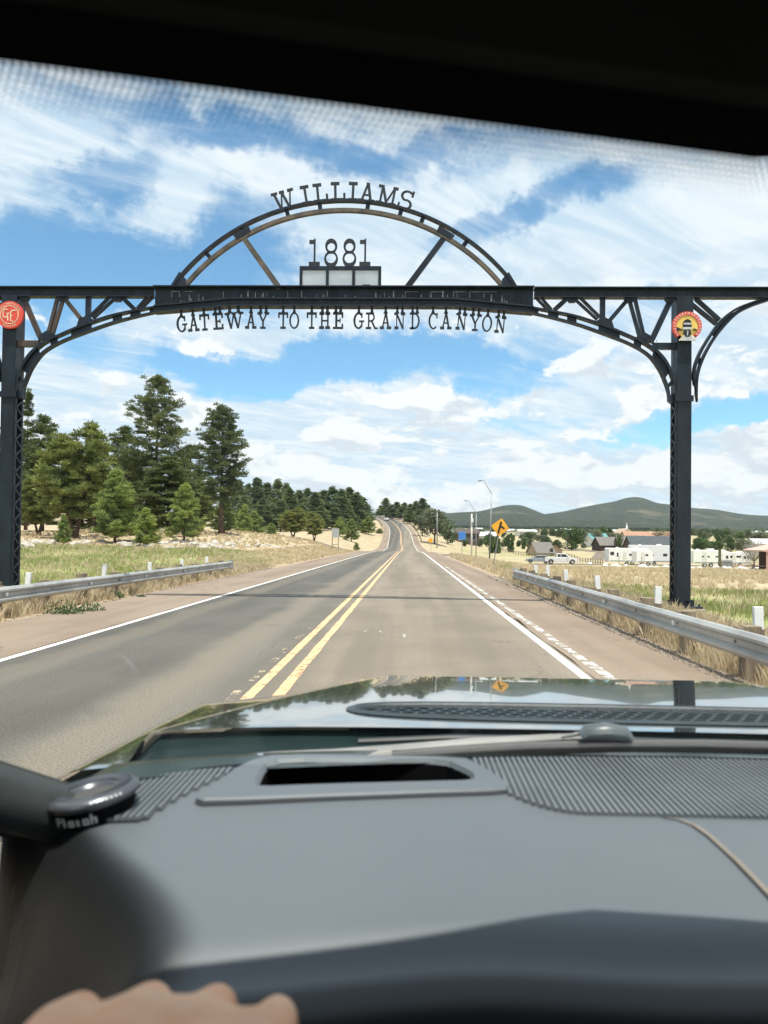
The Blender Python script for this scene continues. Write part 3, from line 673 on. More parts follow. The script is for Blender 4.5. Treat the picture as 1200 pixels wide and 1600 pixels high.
# letters of the town name stand along the crown of the arch
for ch, px in zip('WILLIAMS', (444, 478, 502, 530, 553.5, 576, 608, 638)):
    x = gx(px); a = math.asin(x/(R1+.25)); c = Vector((math.sin(a), math.cos(a)))*(R1-.005)
    letter(ch, c.x, CZ+c.y, .49, -a*1.0, gan, GY+.16, wscale=1.14)
fz = gz(413)
for ch, px in zip('1881', (494, 520.5, 549.5, 574)): letter(ch, gx(px), fz-.01, .70, 0, gan, GY+.14, wscale=.66 if ch == '1' else .84)
mb = MB(); xl, xr = gx(471), gx(600)
mb.box(((xl+xr)/2, GY+.16, fz-.05), (xr-xl, .05, .10))
for x in (xl+.035, xl+.70, xl+1.36, xr-.035): mb.box((x, GY+.16, (fz-.10+7.815)/2), (.07, .046, fz-.10-7.815))
fr = gpart('year_panel_frame', mb, M_steel)
Mp = mat('milky_panel', (0.82, 0.85, 0.90), .5, 0, (0.76, 0.79, 0.84), 2, 4, trans=.80)
for a, b in ((xl+.07, xl+.665), (xl+.735, xl+1.325), (xl+1.395, xr-.07)):
    mb = MB(); mb.box(((a+b)/2, GY+.165, (7.82+fz-.10)/2), (b-a, .006, fz-.10-7.82)); mb.build('panel', Mp, fr)
mb = MB(); mb.tube([(gx(565), GY+.1, 7.82), (gx(570), GY+.1, 7.87), (gx(574), GY+.1, 7.90), (gx(579), GY+.1, 7.85), (gx(584), GY+.08, 7.83), (gx(582), GY+.1, 7.89), (gx(575), GY+.1, 7.885)], .012, 5); gpart('loose_cable', mb, M_black)
txt = [('G',287.5),('A',306),('T',323.5),('E',345),('W',371),('A',396),('Y',415.5),('T',447),('O',464.5),('T',492),('H',512.5),('E',533.5),('G',566),('R',586.5),('A',608),('N',630),('D',653.5),('C',682),('A',702),('N',725),('Y',747.5),('O',765),('N',785.5)]
for ch, px in txt:
    x = gx(px); ax = abs(x)
    zb_ = gz(481) if ax < xb else gz(481+(ax-xb)/(xe-xb)*9.5)
    sl = 0 if ax < xb-.15 else (-math.copysign(math.atan(9.5/121), x)*(1.0))
    if px == 747.5 or px == 415.5: sl *= .5
    letter(ch, x, zb_-.535, .415, sl, gan, GY+.05, th=.025, wscale={'G':.86,'A':.89,'T':.86,'E':1.0,'W':1.10,'Y':.88,'O':.84,'H':.98,'R':.90,'N':.84,'D':.86,'C':.84}[ch], tabs=.30)

# ---- medallions on the columns
def disc_text(mb, cx, cz, r, n, a0, a1, h, y, seed):
    random.seed(seed)
    for k in range(n):
        a = R(a0+(a1-a0)*k/(n-1)); ca, sa = math.cos(a), math.sin(a)
        for b in random.sample([(-.4,-1,-.2,1),(.2,-1,.4,1),(-.4,.6,.4,1),(-.4,-1,.4,-.6),(-.3,-.15,.3,.2)], 3):
            P = []
            for u, v in ((b[0],b[1]),(b[2],b[1]),(b[2],b[3]),(b[0],b[3])):
                rr = r + v*h/2; t = -u*h*.8; P.append((cx+rr*ca-t*sa, cz+rr*sa+t*ca))
            mb.prism(P, y, y+.004)
def circ(cx, cz, r, n=40, a0=0, a1=360): return [(cx+r*math.cos(R(a0+(a1-a0)*k/n)), cz+r*math.sin(R(a0+(a1-a0)*k/n))) for k in range(n if a1-a0 == 360 else n+1)]
gan.location = (-.17, GY, .045)
cx, cz = -8.50, gz(496)+.03; md = thing('round_emblem', (cx, GY-.11, cz), 'round red emblem with pale monogram, fixed high on the left column', 'emblem', 'round emblems on the columns')
mb = MB(); mb.prism(circ(cx, cz, .345), GY-.12, GY-.055); mb.build('disc', M_red, md)
Mcream = mat('cream_paint', (0.80, 0.66, 0.48), .6)
mb = MB(); o_, i_ = circ(cx, cz, .235, 40, 0, 359.9), circ(cx, cz, .218, 40, 0, 359.9); ribbon(mb, o_, i_, GY-.126, GY-.118); mb.build('ring', Mcream, md)
mb = MB()
def stroke(pts, w_): 
    for a, b in zip(pts[:-1], pts[1:]): mb.plank((cx+a[0], cz+a[1]), (cx+b[0], cz+b[1]), w_, GY-.127-J()*.2, GY-.119)
stroke([(-.04,.12),(-.10,.15),(-.15,.10),(-.165,.02),(-.155,-.05),(-.10,-.075),(-.07,-.03)], .022); stroke([(-.07,.05),(-.04,.0),(-.005,.05)], .02); stroke([(-.045,.0),(-.035,-.15)], .026)
stroke([(.16,.11),(.08,.11),(.03,.07),(.035,-.05),(.03,-.15)], .026); stroke([(.03,-.02),(.09,-.025)], .014); stroke([(.03,-.15),(.10,-.165)], .018)
mb.build('monogram', Mcream, md)
mb = MB(); disc_text(mb, cx, cz, .285, 13, 150, 25, .05, GY-.1245, 4); disc_text(mb, cx, cz, .285, 6, 240, 300, .05, GY-.1245, 5); mb.build('rim_lettering', Mcream, md)['kind'] = 'stuff'
cx, cz = 8.235, gz(511)+.03; md = thing('round_emblem', (cx, GY-.11, cz), 'round yellow emblem with red rim and steam locomotive, high on the right column', 'emblem', 'round emblems on the columns')
mb = MB(); mb.prism(circ(cx, cz, .27), GY-.12, GY-.055); mb.build('disc', M_medyel, md)
mb = MB(); ribbon(mb, circ(cx, cz, .352, 44, -50, 230), circ(cx, cz, .262, 44, -50, 230), GY-.135, GY-.053); mb.build('rim', M_red, md)
mb = MB(); disc_text(mb, cx, cz, .306, 20, 222, -40, .055, GY-.1395, 9); mb.build('rim_lettering', M_white, md)['kind'] = 'stuff'
mb = MB(); mb.prism([(cx-.10, cz-.03)]+circ(cx, cz+.06, .10, 12, 0, 180)[::-1]+[(cx+.10, cz-.03)], GY-.15, GY-.119); mb.prism([(cx-.1,cz-.20),(cx-.07,cz-.10),(cx+.07,cz-.10),(cx+.1,cz-.20),(cx+.04,cz-.27),(cx-.04,cz-.27)][::-1], GY-.151, GY-.119)
mb.prism([(cx-.25,cz-.03),(cx-.25,cz-.12),(cx-.10,cz-.10)], GY-.1495, GY-.119); mb.prism([(cx+.12,cz-.10),(cx+.24,cz-.11),(cx+.17,cz-.06)], GY-.1495, GY-.119); mb.build('locomotive', M_signblack, md)
mb = MB(); mb.prism([(cx-.095,cz+.03),(cx+.095,cz+.03),(cx+.095,cz+.07),(cx-.095,cz+.07)], GY-.154, GY-.1505); mb.prism([(cx-.105,cz-.09),(cx+.105,cz-.09),(cx+.10,cz-.035),(cx-.10,cz-.035)], GY-.154, GY-.119); mb.prism([(cx-.012,cz-.24),(cx+.012,cz-.24),(cx+.02,cz-.12),(cx-.01,cz-.12)], GY-.155, GY-.1515); mb.build('locomotive_trim', mat('pale_grey_paint', (.55,.56,.58), .5), md)
mb = MB(); mb.prism([(cx-.20,cz-.36),(cx+.20,cz-.36),(cx+.07,cz-.22),(cx-.07,cz-.22)], GY-.147, GY-.1195); mb.build('track', MATS['pale_grey_paint'], md)
mb = MB(); mb.plank((cx-.20,cz-.36), (cx-.07,cz-.22), .022, GY-.149, GY-.12); mb.plank((cx+.20,cz-.36), (cx+.07,cz-.22), .022, GY-.149, GY-.12); mb.build('rail', Mcream, md)
# ================================================================ guardrails
def guardrail(x, y0, y1, posts, label, face, end_y):
    root = thing('guardrail', (x, y0, 0), label, 'guardrail')
    zc_ = .43
    prof = [(0,-.155),(.035,-.15),(.075,-.105),(.075,-.075),(.0,-.03),(.0,.03),(.075,.075),(.075,.105),(.035,.15),(0,.155)]
    ys = np.linspace(y0, y1, 40); P = []
    for y in ys:
        sag = mnoise.noise(Vector((y*.5, x, 0)))*.010
        P.append([(x + face*a + sag, y, zc_ + b + sag) for a, b in prof])
    P = [r + [(q[0]-face*.006, q[1], q[2]) for q in r[::-1]] + [r[0]] for r in P]; mb = MB(); mb.grid(P); mb.build('rail', M_galv, root, fix=False)
    mbb = MB(); mbr = MB()
    for k, y in enumerate(posts):
        bx = x - face*.17
        gz_ = float(H(bx, y))
        mb = MB(); tl = random.uniform(-.03, .03); top = .63 + random.uniform(-.03, .05)
        mb.bar((bx, y, gz_-.1), (bx+tl, y+.01, top), .19, .19, up=(0,1,0)); mb.build('post', M_wood, root, bevel=.008)
        mb = MB(); mb.box((x - face*.045, y, zc_), (.085, .15, .34)); mb.build('spacer', M_wood, root)
        mbb.lathe([(0,.022),(.018,.018),(.022,0)], (x+face*.006, y, zc_), 8, Matrix.Rotation(R(90)*face, 3, 'Y'))
        if k % 2 == 0: 
            mb = MB(); mb.box((x+face*.03, y+.02, zc_+.01), (.05, .07, .07)); mb.build('reflector', M_white, root)
    mbb.build('bolt', M_gsteel, root)['kind'] = 'stuff'
    for y in ys[4::6]:
        mb = MB(); 
    # box shaped end piece with turned back buffer
    mb = MB(); s_ = 1 if end_y > (y0+y1)/2 else -1
    pr = [(0,-.16),(.10,-.15),(.10,.15),(0,.16)]
    mb.box((x - face*.02, end_y+s_*.10, zc_), (.16, .03, .42)); mb.box((x - face*.09, end_y+s_*.02, zc_+.04), (.12, .22, .20)); mb.box((x-face*.02, end_y+s_*.06, zc_-.22), (.10, .08, .02))
    mb.lathe([(.11,-.16),(.11,.16)], (x-face*.10, end_y+s_*.0, zc_), 12); mb.build('end_buffer', M_galv, root)
    return root
pr = [8.85 + 1.9*i - 5.7 for i in range(13)]
guardrail(5.40, 1.0, 26.8, pr, 'galvanised guardrail on timber posts running along the right shoulder past the column', -1, 26.9)
pl_ = [12.1 + 1.9*i - 5.7 for i in range(14)]
guardrail(-6.22, 4.0, 32.2, pl_, 'galvanised guardrail on timber posts along the left shoulder, in front of the green verge', 1, 32.3)
# white topped markers behind the rails
NTH = ['nearest', 'second nearest', 'third', 'fourth', 'fifth', 'farthest']
for side, x, ys_, n0 in (('right', 5.92, [9.4, 13.2, 17.1, 20.5, 23.4, 25.6], 0), ('left', -6.72, [12.0, 15.8, 19.8, 23.5, 26.9, 30.3], 0)):
    for k, y in enumerate(ys_):
        z0 = float(H(x, y)); t = random.uniform(-.04, .04)
        r_ = thing('marker_post', (x, y, z0), '%s white topped marker post standing behind the %s guardrail' % (NTH[k], side), 'marker post', 'marker posts behind the guardrails')
        mb = MB(); mb.bar((x, y, z0-.1), (x+t, y, .52), .12, .10, up=(0,1,0)); mb.build('post', M_wood, r_)
        mb = MB(); mb.bar((x+t*.9, y-.01, .50), (x+t*1.5, y, .80 + random.uniform(-.03, .05)), .115, .06, up=(0,1,0)); mb.build('white_top', M_white, r_, bevel=.006)

# far guardrails on the bend
def farrail(name, off, y0, y1, label):
    r_ = thing(name, (float(_t(RX, y0))+off, y0, float(_t(RZ, y0))), label, 'guardrail')
    ys = np.arange(y0, y1, 4.0); P = []
    for y in ys:
        x = float(_t(RX, y)+off); z = float(_t(RZ, y)); P.append([(x, y, z+.42), (x, y, z+.74)])
    mb = MB(); mb.grid(P); o = mb.build('rail', M_galv, r_, fix=False)
    for y in ys[::1]:
        x = float(_t(RX, y)+off+.12*math.copysign(1, off)); z = float(_t(RZ, y)); mb = MB(); mb.box((x, y, z+.3), (.18, .18, .8)); mb.build('post', M_wood, r_)
farrail('guardrail', 6.0, 216, 400, 'long pale guardrail on the outside of the distant bend, right of the road')
farrail('guardrail', -6.2, 250, 360, 'low guardrail on the inside of the distant bend, beside the left pines')

# ================================================================ signs and poles
def diamond(name, x, y, side, h, lean, label, rotz=0.0, symbol=True, cat='road sign', m=M_yellow):
    z0 = float(H(x, y)); r_ = thing(name, (x, y, z0), label, cat, rz=rotz)
    o = MB(); zt = z0+h; 
    mb = MB(); mb.bar((x, y, z0-.2), (x, y, z0+h+.1), .06, .05, up=(0,1,0)); p = mb.build('post', M_gsteel, r_)
    c = (x, zt); s = side/2*math.sqrt(2); rr = .13*side; P = []
    for k in range(4):
        a = math.pi/2*k + math.pi/2
        tip = Vector((math.cos(a), math.sin(a)))*s; e1 = Vector((math.cos(a-2.356), math.sin(a-2.356))); e2 = Vector((math.cos(a+2.356), math.sin(a+2.356)))
        for t in (0, .5, 1): 
            q = (tip+e1*rr)*(1-t)**2 + tip*2*t*(1-t) + (tip+e2*rr)*t*t; P.append((c[0]+q.x, c[1]+q.y))
    mb = MB(); mb.prism(P, y-.045, y-.03); mb.build('plate', m, r_)
    if symbol:
        mb = MB(); u = side/.76
        def pk(a, b, w1, w2, e): mb.plank((x+a[0]*u, zt+a[1]*u), (x+b[0]*u, zt+b[1]*u), w1, y-.052-e, y-.046, w2)
        pk((-.05,-.33),(0.0,.26),.12,.13,0); pk((-.03,.08),(.22,-.03),.13,.10,.001); mb.prism(circ(x+.0*u, zt+.26*u, .066*u, 14), y-.0535, y-.046); mb.prism(circ(x-.05*u, zt-.33*u, .06*u, 14), y-.054, y-.046); mb.prism(circ(x+.22*u, zt-.03*u, .05*u, 14), y-.0545, y-.046)
        mb.build('symbol', M_signblack, r_)
    r_.rotation_euler = (R(2), lean, rotz); return r_
p = gp(770, 45); diamond('warning_sign', p.x, 45, .80, 2.55, R(9.5), 'yellow diamond sign with black side road symbol, leaning by the right shoulder')
p = gp(674, 150); diamond('warning_sign', p.x, 150, .85, 2.3, R(-4), 'small yellow diamond sign right of the road, just before the bend', symbol=False)
p = gp(629, 372); diamond('warning_sign', p.x+1.2, 372, .95, 2.2, 0, 'distant orange diamond sign high on the bend in front of the far trees', symbol=False)
p = gp(722, 76); z0 = p.z; r_ = thing('blue_sign', p, 'small square blue sign on a thin post right of the road', 'road sign')
mb = MB(); mb.bar((p.x, 76, z0-.1), (p.x, 76, 1.9), .06, .05, up=(0,1,0)); mb.build('post', M_gsteel, r_)
mb = MB(); mb.box((p.x, 75.95, 2.18), (.68, .02, .80)); mb.build('plate', M_blue, r_, bevel=.004)
mb = MB(); mb.box((p.x, 75.97, 2.18), (.72, .012, .84)); mb.build('backing', M_signback, r_)
p = gp(524, 100); r_ = thing('blank_road_sign', p, 'blank grey rectangular sign seen from behind on two wooden legs, left of the road', 'road sign')
mb = MB(); mb.box((p.x, 100, 2.55), (1.0, .02, 1.25)); mb.build('plate', M_signback, r_)
for dx in (-.42, .42): mb = MB(); mb.box((p.x+dx, 100.08, 1.35), (.10, .10, 3.0)); mb.build('leg', M_wood, r_)
mb = MB(); mb.box((p.x, 100.08, 1.0), (.9, .05, .08)); mb.build('crossbar', M_wood, r_)

def lamp_pole(px, Y, top_px, top_py, arm_px, arm_py, label):
    b = gp(px, Y); t = at(top_px, top_py, Y); e = at(arm_px, arm_py, Y)
    r_ = thing('street_lamp', b, label, 'street lamp', 'street lamps right of the road')
    mb = MB(); mb.tube([b-Vector((0,0,.2)), t], [.10, .07], 8); mb.build('pole', M_gsteel, r_, smooth=True)
    mid = t*.45 + e*.55 + Vector((0,0,.35)); e0 = e + Vector((.5, 0, .03))
    mb = MB(); mb.tube([t, t*.7+mid*.3+Vector((0,0,.08)), mid, e0, e], [.045, .042, .038, .034, .034], 6); mb.build('arm', M_gsteel, r_, smooth=True)
    mb = MB(); mb.tube([e+Vector((.25,0,.02)), e+Vector((0,0,.0)), e-Vector((.35,0,.02))], [.05, .10, .05], 8); mb.build('lamp_head', M_gsteel, r_, smooth=True)
lamp_pole(765, 95, 768, 772, 751, 751, 'tallest street lamp with a long upswept arm, behind the leaning yellow sign')
lamp_pole(744, 138, 744, 802, 728, 782, 'shorter street lamp with curved arm, left of the tallest lamp')
p = gp(737, 130); r_ = thing('utility_pole', p, 'pale concrete utility pole with a meter box near its top, between the two street lamps', 'utility pole'); t = at(737, 803, 130)
mb = MB(); mb.tube([p-Vector((0,0,.2)), t], [.17, .13], 8); mb.build('pole', M_offwhite, r_, smooth=True)
mb = MB(); mb.box((t.x+.1, 129.8, t.z-1.1), (.34, .3, .7)); mb.build('box', M_white, r_)
p = gp(683, 195); t = at(683, 801, 195); r_ = thing('utility_pole', p, 'plain grey pole in front of the pale bush where the road bends', 'utility pole'); mb = MB(); mb.tube([p, t], [.16, .12], 8); mb.build('pole', M_gsteel, r_, smooth=True)

# ================================================================ trees
def rdir(n):
    v = np.random.normal(size=(n, 3)); return v/np.linalg.norm(v, axis=1, keepdims=True)
def tufts(centers, rad, n, L, W, upb=0.5, flat=.8):
    "needle sprays: thin triangles radiating from clump centres"
    C = np.repeat(np.asarray(centers), n, 0); Rr = np.repeat(np.asarray(rad), n)[:, None]; N = len(C)
    d = rdir(N); d[:, 2] = np.abs(d[:, 2])*.8 + d[:, 2]*.35 + upb*.3; d /= np.linalg.norm(d, axis=1, keepdims=True)
    base = C + d*Rr*np.random.uniform(.0, .75, (N, 1))*np.array([1, 1, flat]); tip = base + d*(L*np.random.uniform(.7, 1.3, (N, 1))) + rdir(N)*L*.25
    s = np.cross(d, rdir(N)); s /= np.linalg.norm(s, axis=1, keepdims=True)+1e-6
    w_ = W*np.random.uniform(.6, 1.3, (N, 1))
    return np.stack([base - s*w_*.35, tip - s*w_, tip + s*w_], 1).reshape(-1, 3)
def pine(name, label, Ht, Rc, base, seed, needle, profile, lean=(0,0), nwh=26, per=5, cl=5, nf=34, L=.30, W=.055, cr=.42, trunks=1, holes=.12, tr=.26, droop=.12):
    np.random.seed(seed); random.seed(seed)
    root = thing(name, (0,0,0), label, 'tree')
    cs = []; rr = []; mbT = MB(); mbL = MB()
    for q in range(trunks):
        sp = 0 if trunks == 1 else Rc*.35; aq = 2*math.pi*q/max(trunks,1)+.5; hq = Ht*(1 if q == 0 else random.uniform(.8,.92)); n = 9; pts = []; 
        for k in range(n+1):
            t = k/n; s_ = sp*min(t*2.2, 1)
            pts.append(Vector((lean[0]*t + math.cos(aq)*s_ + random.uniform(-.06,.06)*Ht*.03, lean[1]*t + math.sin(aq)*s_*.7 + random.uniform(-.06,.06)*Ht*.03, hq*t - (.3 if k == 0 else 0))))
        mbT.tube(pts, [tr*(1-.93*(k/n)**.8)*(1.25 if k == 0 else 1) for k in range(n+1)], 8)
        def tp(t):
            i = min(int(t*n), n-1); return pts[i].lerp(pts[i+1], t*n-i)
        for wk in range(nwh):
            t = base + (1-base)*(wk+random.uniform(-.35,.35))/nwh; t = min(max(t, base), .985)
            u = (t-base)/(1-base); Rl = Rc*np.interp(u, [p[0] for p in profile], [p[1] for p in profile])*(1 if trunks == 1 else .72)
            a0 = random.uniform(0, 6.28)
            for j in range(per):
                if random.random() < holes: continue
                a = a0 + 2*math.pi*j/per + random.uniform(-.5,.5); ln = Rl*random.uniform(.55, 1.12)
                p0 = tp(t); rise = (.30*u - droop + random.uniform(-.08,.12))*ln
                p1 = p0 + Vector((math.cos(a)*ln*.55, math.sin(a)*ln*.55, rise*.3 - .03*ln)); p2 = p0 + Vector((math.cos(a)*ln, math.sin(a)*ln, rise + .10*ln))
                mbL.tube([p0, p1, p2], [max(.018, .055*ln/Rc*tr/.26), .022, .008], 4, cap=False)
                m_ = max(2, int(cl*ln/Rc+.9))
                for c in range(m_):
                    f = .38 + .62*(c+random.uniform(0,.8))/m_; f = min(f, 1.02); p = (p0.lerp(p1, f*2) if f < .5 else p1.lerp(p2, (f-.5)*2)); sw = (1-f)*.25+.10
                    cs.append((p.x + random.uniform(-1,1)*sw*ln*.7, p.y + random.uniform(-1,1)*sw*ln*.7, p.z + random.uniform(-.45,.75)*cr)); rr.append(cr*random.uniform(.65,1.2)*(.65+.35*min(ln/Rc*1.5,1)))
        top = pts[-1]; 
        for k in range(4): cs.append((top.x+random.uniform(-.1,.1), top.y+random.uniform(-.1,.1), top.z-.3*k+.1)); rr.append(cr*.5)
    mbT.build('trunk', M_bark, root, smooth=True); mbL.build('limb', M_bark, root, fix=False)['kind'] = 'stuff'
    fastmesh('crown', tufts(cs, rr, nf, L, W), 3, needle, root)
    return register(root)
PT = [(0,.75),(.12,.95),(.3,1),(.5,.90),(.75,.72),(.9,.45),(1,.14)]
PB = [(0,.75),(.2,1),(.5,.95),(.75,.72),(.92,.4),(1,.12)]
PY = [(0,1),(.3,.85),(.6,.58),(.85,.27),(1,.05)]
def put(proto, px, Y, top, wpx, label, rz=0.0, group=None, real=None, dz=0.0):
    "stand a copy where its foot meets the land, scaled to the height it has"
    b = gp(px, Y); t = at(px, top, Y); Ht = PH[proto.name][0]; Rc = PH[proto.name][1]
    sz = (t.z-b.z)/Ht; sx = (wpx/2/FPX*Y)/Rc
    return clone(proto, b+Vector((0,0,dz)), label, rz, (sx, sx, sz), group)
PH = {}
pines = {}
def mk(key, *a, **k):
    o = pine(*a, **k); pines[key] = o; PH[o.name] = (a[2], a[3]); return o
DEFER = []
# prototypes stand in the landscape themselves (moved below)
mk('tall', 'ponderosa_pine', 'tallest dark pine of the left wood, bare limbs showing through its open crown', 19, 4.6, .20, 21, M_needled, PT, nwh=34, per=6, cl=6, nf=60, L=.30, W=.05, cr=.52, holes=.20, tr=.34, droop=.2)
mk('tall2', 'ponderosa_pine', 'tall narrow pine with bare lower trunk at the right end of the left wood', 15, 3.0, .26, 33, M_needled, [(0,.45),(.12,.80),(.35,1),(.5,.92),(.62,.98),(.8,.72),(.92,.42),(1,.12)], nwh=28, per=6, cl=6, nf=60, L=.27, W=.045, cr=.44, holes=.15, tr=.30, droop=.15)
mk('bushy', 'ponderosa_pine', 'broad olive green pine with two forked trunks at the left end of the wood', 10.5, 3.5, .22, 45, M_needle, PB, nwh=20, per=6, cl=6, nf=64, L=.27, W=.045, cr=.46, trunks=2, holes=.05, tr=.22)
mk('young', 'young_pine', 'bright green young pine in front of the wood, below the tallest pine', 6.4, 2.4, .10, 57, M_needley, PY, nwh=18, per=6, cl=5, nf=60, L=.22, W=.040, cr=.36, holes=.03, tr=.13, droop=-.05)
mk('thin', 'ponderosa_pine', 'tall thin sparse pine rising behind the left column', 15, 1.7, .15, 63, M_needled, PY, nwh=26, per=4, cl=4, nf=50, L=.28, W=.045, cr=.36, holes=.2, tr=.2)
mk('mid', 'dark_pine', 'dark full pine filling the wood between the tallest pine and the lone tall pine', 12, 3.0, .08, 71, M_needled, PB, nwh=22, per=6, cl=5, nf=56, L=.30, W=.055, cr=.50, holes=.05, tr=.22)
mk('far', 'distant_pine', 'x', 13, 2.9, .10, 83, M_needlef, [(0,.8),(.3,1),(.55,.8),(.8,.45),(1,.06)], nwh=15, per=6, cl=4, nf=30, L=.42, W=.13, cr=.62, holes=.05, tr=.2)
mk('far2', 'distant_pine', 'x', 13, 2.5, .12, 97, M_needlef, [(0,.7),(.25,1),(.5,.72),(.75,.5),(.9,.3),(1,.05)], nwh=15, per=6, cl=4, nf=30, L=.42, W=.13, cr=.60, holes=.08, tr=.2)
def setp(key, px, Y, top, wpx, rz=0.0, label=None):
    o = pines[key]; b = gp(px, Y); t = at(px, top, Y); Ht, Rc = PH[o.name]; DEFER.append((o, b, (wpx/2/FPX*Y/Rc,)*2 + ((t.z-b.z)/Ht,), rz))
    if label: o['label'] = label
setp('tall', 243, 90, 591, 118); setp('tall2', 345, 80, 637, 84); setp('bushy', 117, 68, 664, 122); setp('young', 180, 62, 738, 88); setp('thin', 40, 92, 612, 46); setp('mid', 296, 98, 700, 80)
W_ = [('young', 228, 58, 796, 50, 'lowest small pine, right of the bright young pine in front of the wood'), ('young', 288, 64, 759, 68, 'bright conical young pine just left of the lone tall pine'),
 ('mid', 66, 84, 655, 74, 'dark pine behind the forked pine, next to the left column'), ('bushy', 150, 80, 700, 80, 'olive pine close behind the forked pine on its right'),
 ('mid', 192, 98, 672, 82, 'dark pine pressed against the left side of the tallest pine'), ('mid', 262, 86, 716, 100, 'dark low pine at the foot of the tallest pine'),
 ('bushy', 316, 92, 752, 56, 'olive pine behind the bright conical young pine'), ('mid', 30, 100, 690, 60, 'dark pine largely hidden by the left column'), ('mid', 222, 104, 742, 90, 'dark pine deep in the wood behind the bright young pine'),
 ('young', 350, 84, 780, 52, 'dark young growth around the foot of the lone tall pine'), ('mid', 128, 110, 735, 90, 'dark pine deep in the wood behind the forked pine'), ('bushy', 60, 72, 735, 70, 'low olive pine between the left column and the forked pine'),
 ('mid', -40, 80, 640, 120, 'dark pine left of the left column'), ('young', 100, 58, 806, 30, 'seedling pine in the straw under the forked pine')]
for k, (p_, px, Y, top, wpx, lb) in enumerate(W_): DEFER.append(('c', p_, px, Y, top, wpx, lb, k*1.7))
W2 = [('bushy', 458, 118, 794, 46, 'small round headed pine alone in the straw before the dark pine row'), ('bushy', 491, 130, 800, 34, 'small dark pine with a bare trunk, right of the round headed one'), ('young', 424, 122, 818, 26, 'stunted little pine left of the round headed pine'),
 ('young', 397, 150, 800, 40, 'young green pine at the left end of the dark pine row'), ('young', 382, 140, 790, 34, 'young pine just right of the lone tall pine'), ('young', 531, 200, 810, 26, 'small pale green pine below the middle of the pine row'), ('young', 549, 190, 812, 30, 'small green pine near the right end of the pine row'), ('young', 575, 240, 808, 30, 'low pine at the very right end of the pine row, beside the bend'),
 ('young', 557, 125, 848, 13, 'little round bush on the left verge beside the turnout'), ('young', 600-7, 255, 826, 16, 'pale shrub at the roadside below the bend')]
for k, (p_, px, Y, top, wpx, lb) in enumerate(W2): DEFER.append(('c', p_, px, Y, top, wpx, lb, k*2.3))
ORD = 'leftmost,second,third,fourth,fifth,sixth,seventh,eighth,ninth,tenth,eleventh,twelfth,thirteenth,fourteenth,fifteenth,sixteenth,seventeenth,eighteenth,nineteenth,twentieth,twenty-first,twenty-second,twenty-third,twenty-fourth,twenty-fifth'.split(',')
def nth(k): return ORD[k] if k == 0 else ORD[k] + ' from the left'
tops = [(372,752,215,44),(388,758,230,44),(401,749,226,40),(416,757,240,46),(433,751,225,44),(447,757,236,40),(452,765,215,40),(466,768,235,46),(480,765,250,44),(493,771,228,42),(505,768,250,44),(519,762,245,46),(533,766,240,40),(545,764,255,42),(556,771,250,40),(566,778,262,34),(574,790,270,28),(438,782,205,40),(470,790,215,40),(500,792,220,40),(523,794,232,38),(545,796,238,36),(410,780,205,40),(380,776,200,36),(560,796,250,34)]
for k, (px, top, Y, wd) in enumerate(sorted(tops)): DEFER.append(('c', ('far','far2')[k % 2], px, Y, top, wd, 'dark pine, %s, in the close row left of the bend' % nth(k), k*1.3, 'dark pines in a close row left of the bend'))
tops = [(602,779,395,24),(594,790,420,16),(612,789,370,26),(620,785,385,24),(631,786,360,26),(641,788,345,26),(649,784,340,24),(660,780,330,30),(668,790,318,24),(655,796,310,24),(676,798,300,20),(590,800,470,18),(640,798,325,26)]
for k, (px, top, Y, wd) in enumerate(sorted(tops)): DEFER.append(('c', ('far2','far')[k % 2], px, Y, top, wd, 'dark pine, %s, in the clump outside the distant bend' % nth(k), k*1.1, 'dark pines on the outside of the bend'))

def broad(name, label, Ht, Rc, seed, m, n=1500, size=.28, lobes=9, zb=.22):
    np.random.seed(seed); random.seed(seed); root = thing(name, (0,0,0), label, 'tree')
    mb = MB(); mb.tube([(0,0,-.2),(0.05,0,Ht*.3),(0,.05,Ht*.55)], [.05*Ht*.6,.03*Ht*.6,.01*Ht], 7); 
    for k in range(5):
        a = k*1.256; mb.tube([(0,0,Ht*.25),(math.cos(a)*Rc*.35, math.sin(a)*Rc*.35, Ht*.5),(math.cos(a)*Rc*.7, math.sin(a)*Rc*.7, Ht*.7)], [.02*Ht,.012*Ht,.004*Ht], 5)
    mb.build('trunk', M_bark, root)
    C = []; 
    for k in range(lobes):
        a = random.uniform(0, 6.28); r_ = Rc*random.uniform(.15,.68); z = Ht*(zb + (.92-zb)*random.random()**.8); sc_ = 1-.45*abs(z/Ht-.5)*2; C.append((math.cos(a)*r_*sc_, math.sin(a)*r_*sc_, z, Rc*random.uniform(.28,.48)))
    C = np.array(C); idx = np.random.randint(0, lobes, n); d = rdir(n); p = C[idx, :3] + d*C[idx, 3:4]*np.random.uniform(.55, 1.05, (n, 1)); p[:, 2] = np.maximum(p[:, 2], Ht*.06)
    u = rdir(n)*size; v = np.cross(u, rdir(n)); v = v/np.linalg.norm(v, axis=1, keepdims=True)*size*.7
    fastmesh('crown', np.stack([p-u, p-v, p+u, p+v], 1).reshape(-1, 3), 4, m, root); register(root); PH[root.name] = (Ht, Rc); return root
pines['b1'] = broad('broadleaf_tree', 'broad dark green tree on the field behind the white pickup', 8, 4.4, 5, M_leaf, 2600, .26, 14)
pines['b2'] = broad('broadleaf_tree', 'x', 8, 4, 6, M_leafgrey, 2600, .26, 14)
pines['b3'] = broad('blossoming_tree', 'pale leafless looking tree in blossom at the right edge of the picture, beside the pink shelter', 6, 3.6, 9, M_leafpale, 2600, .10, 22)
pines['bush'] = broad('shrub', 'x', 3, 2.6, 12, M_leaf, 1500, .2, 8, .1)
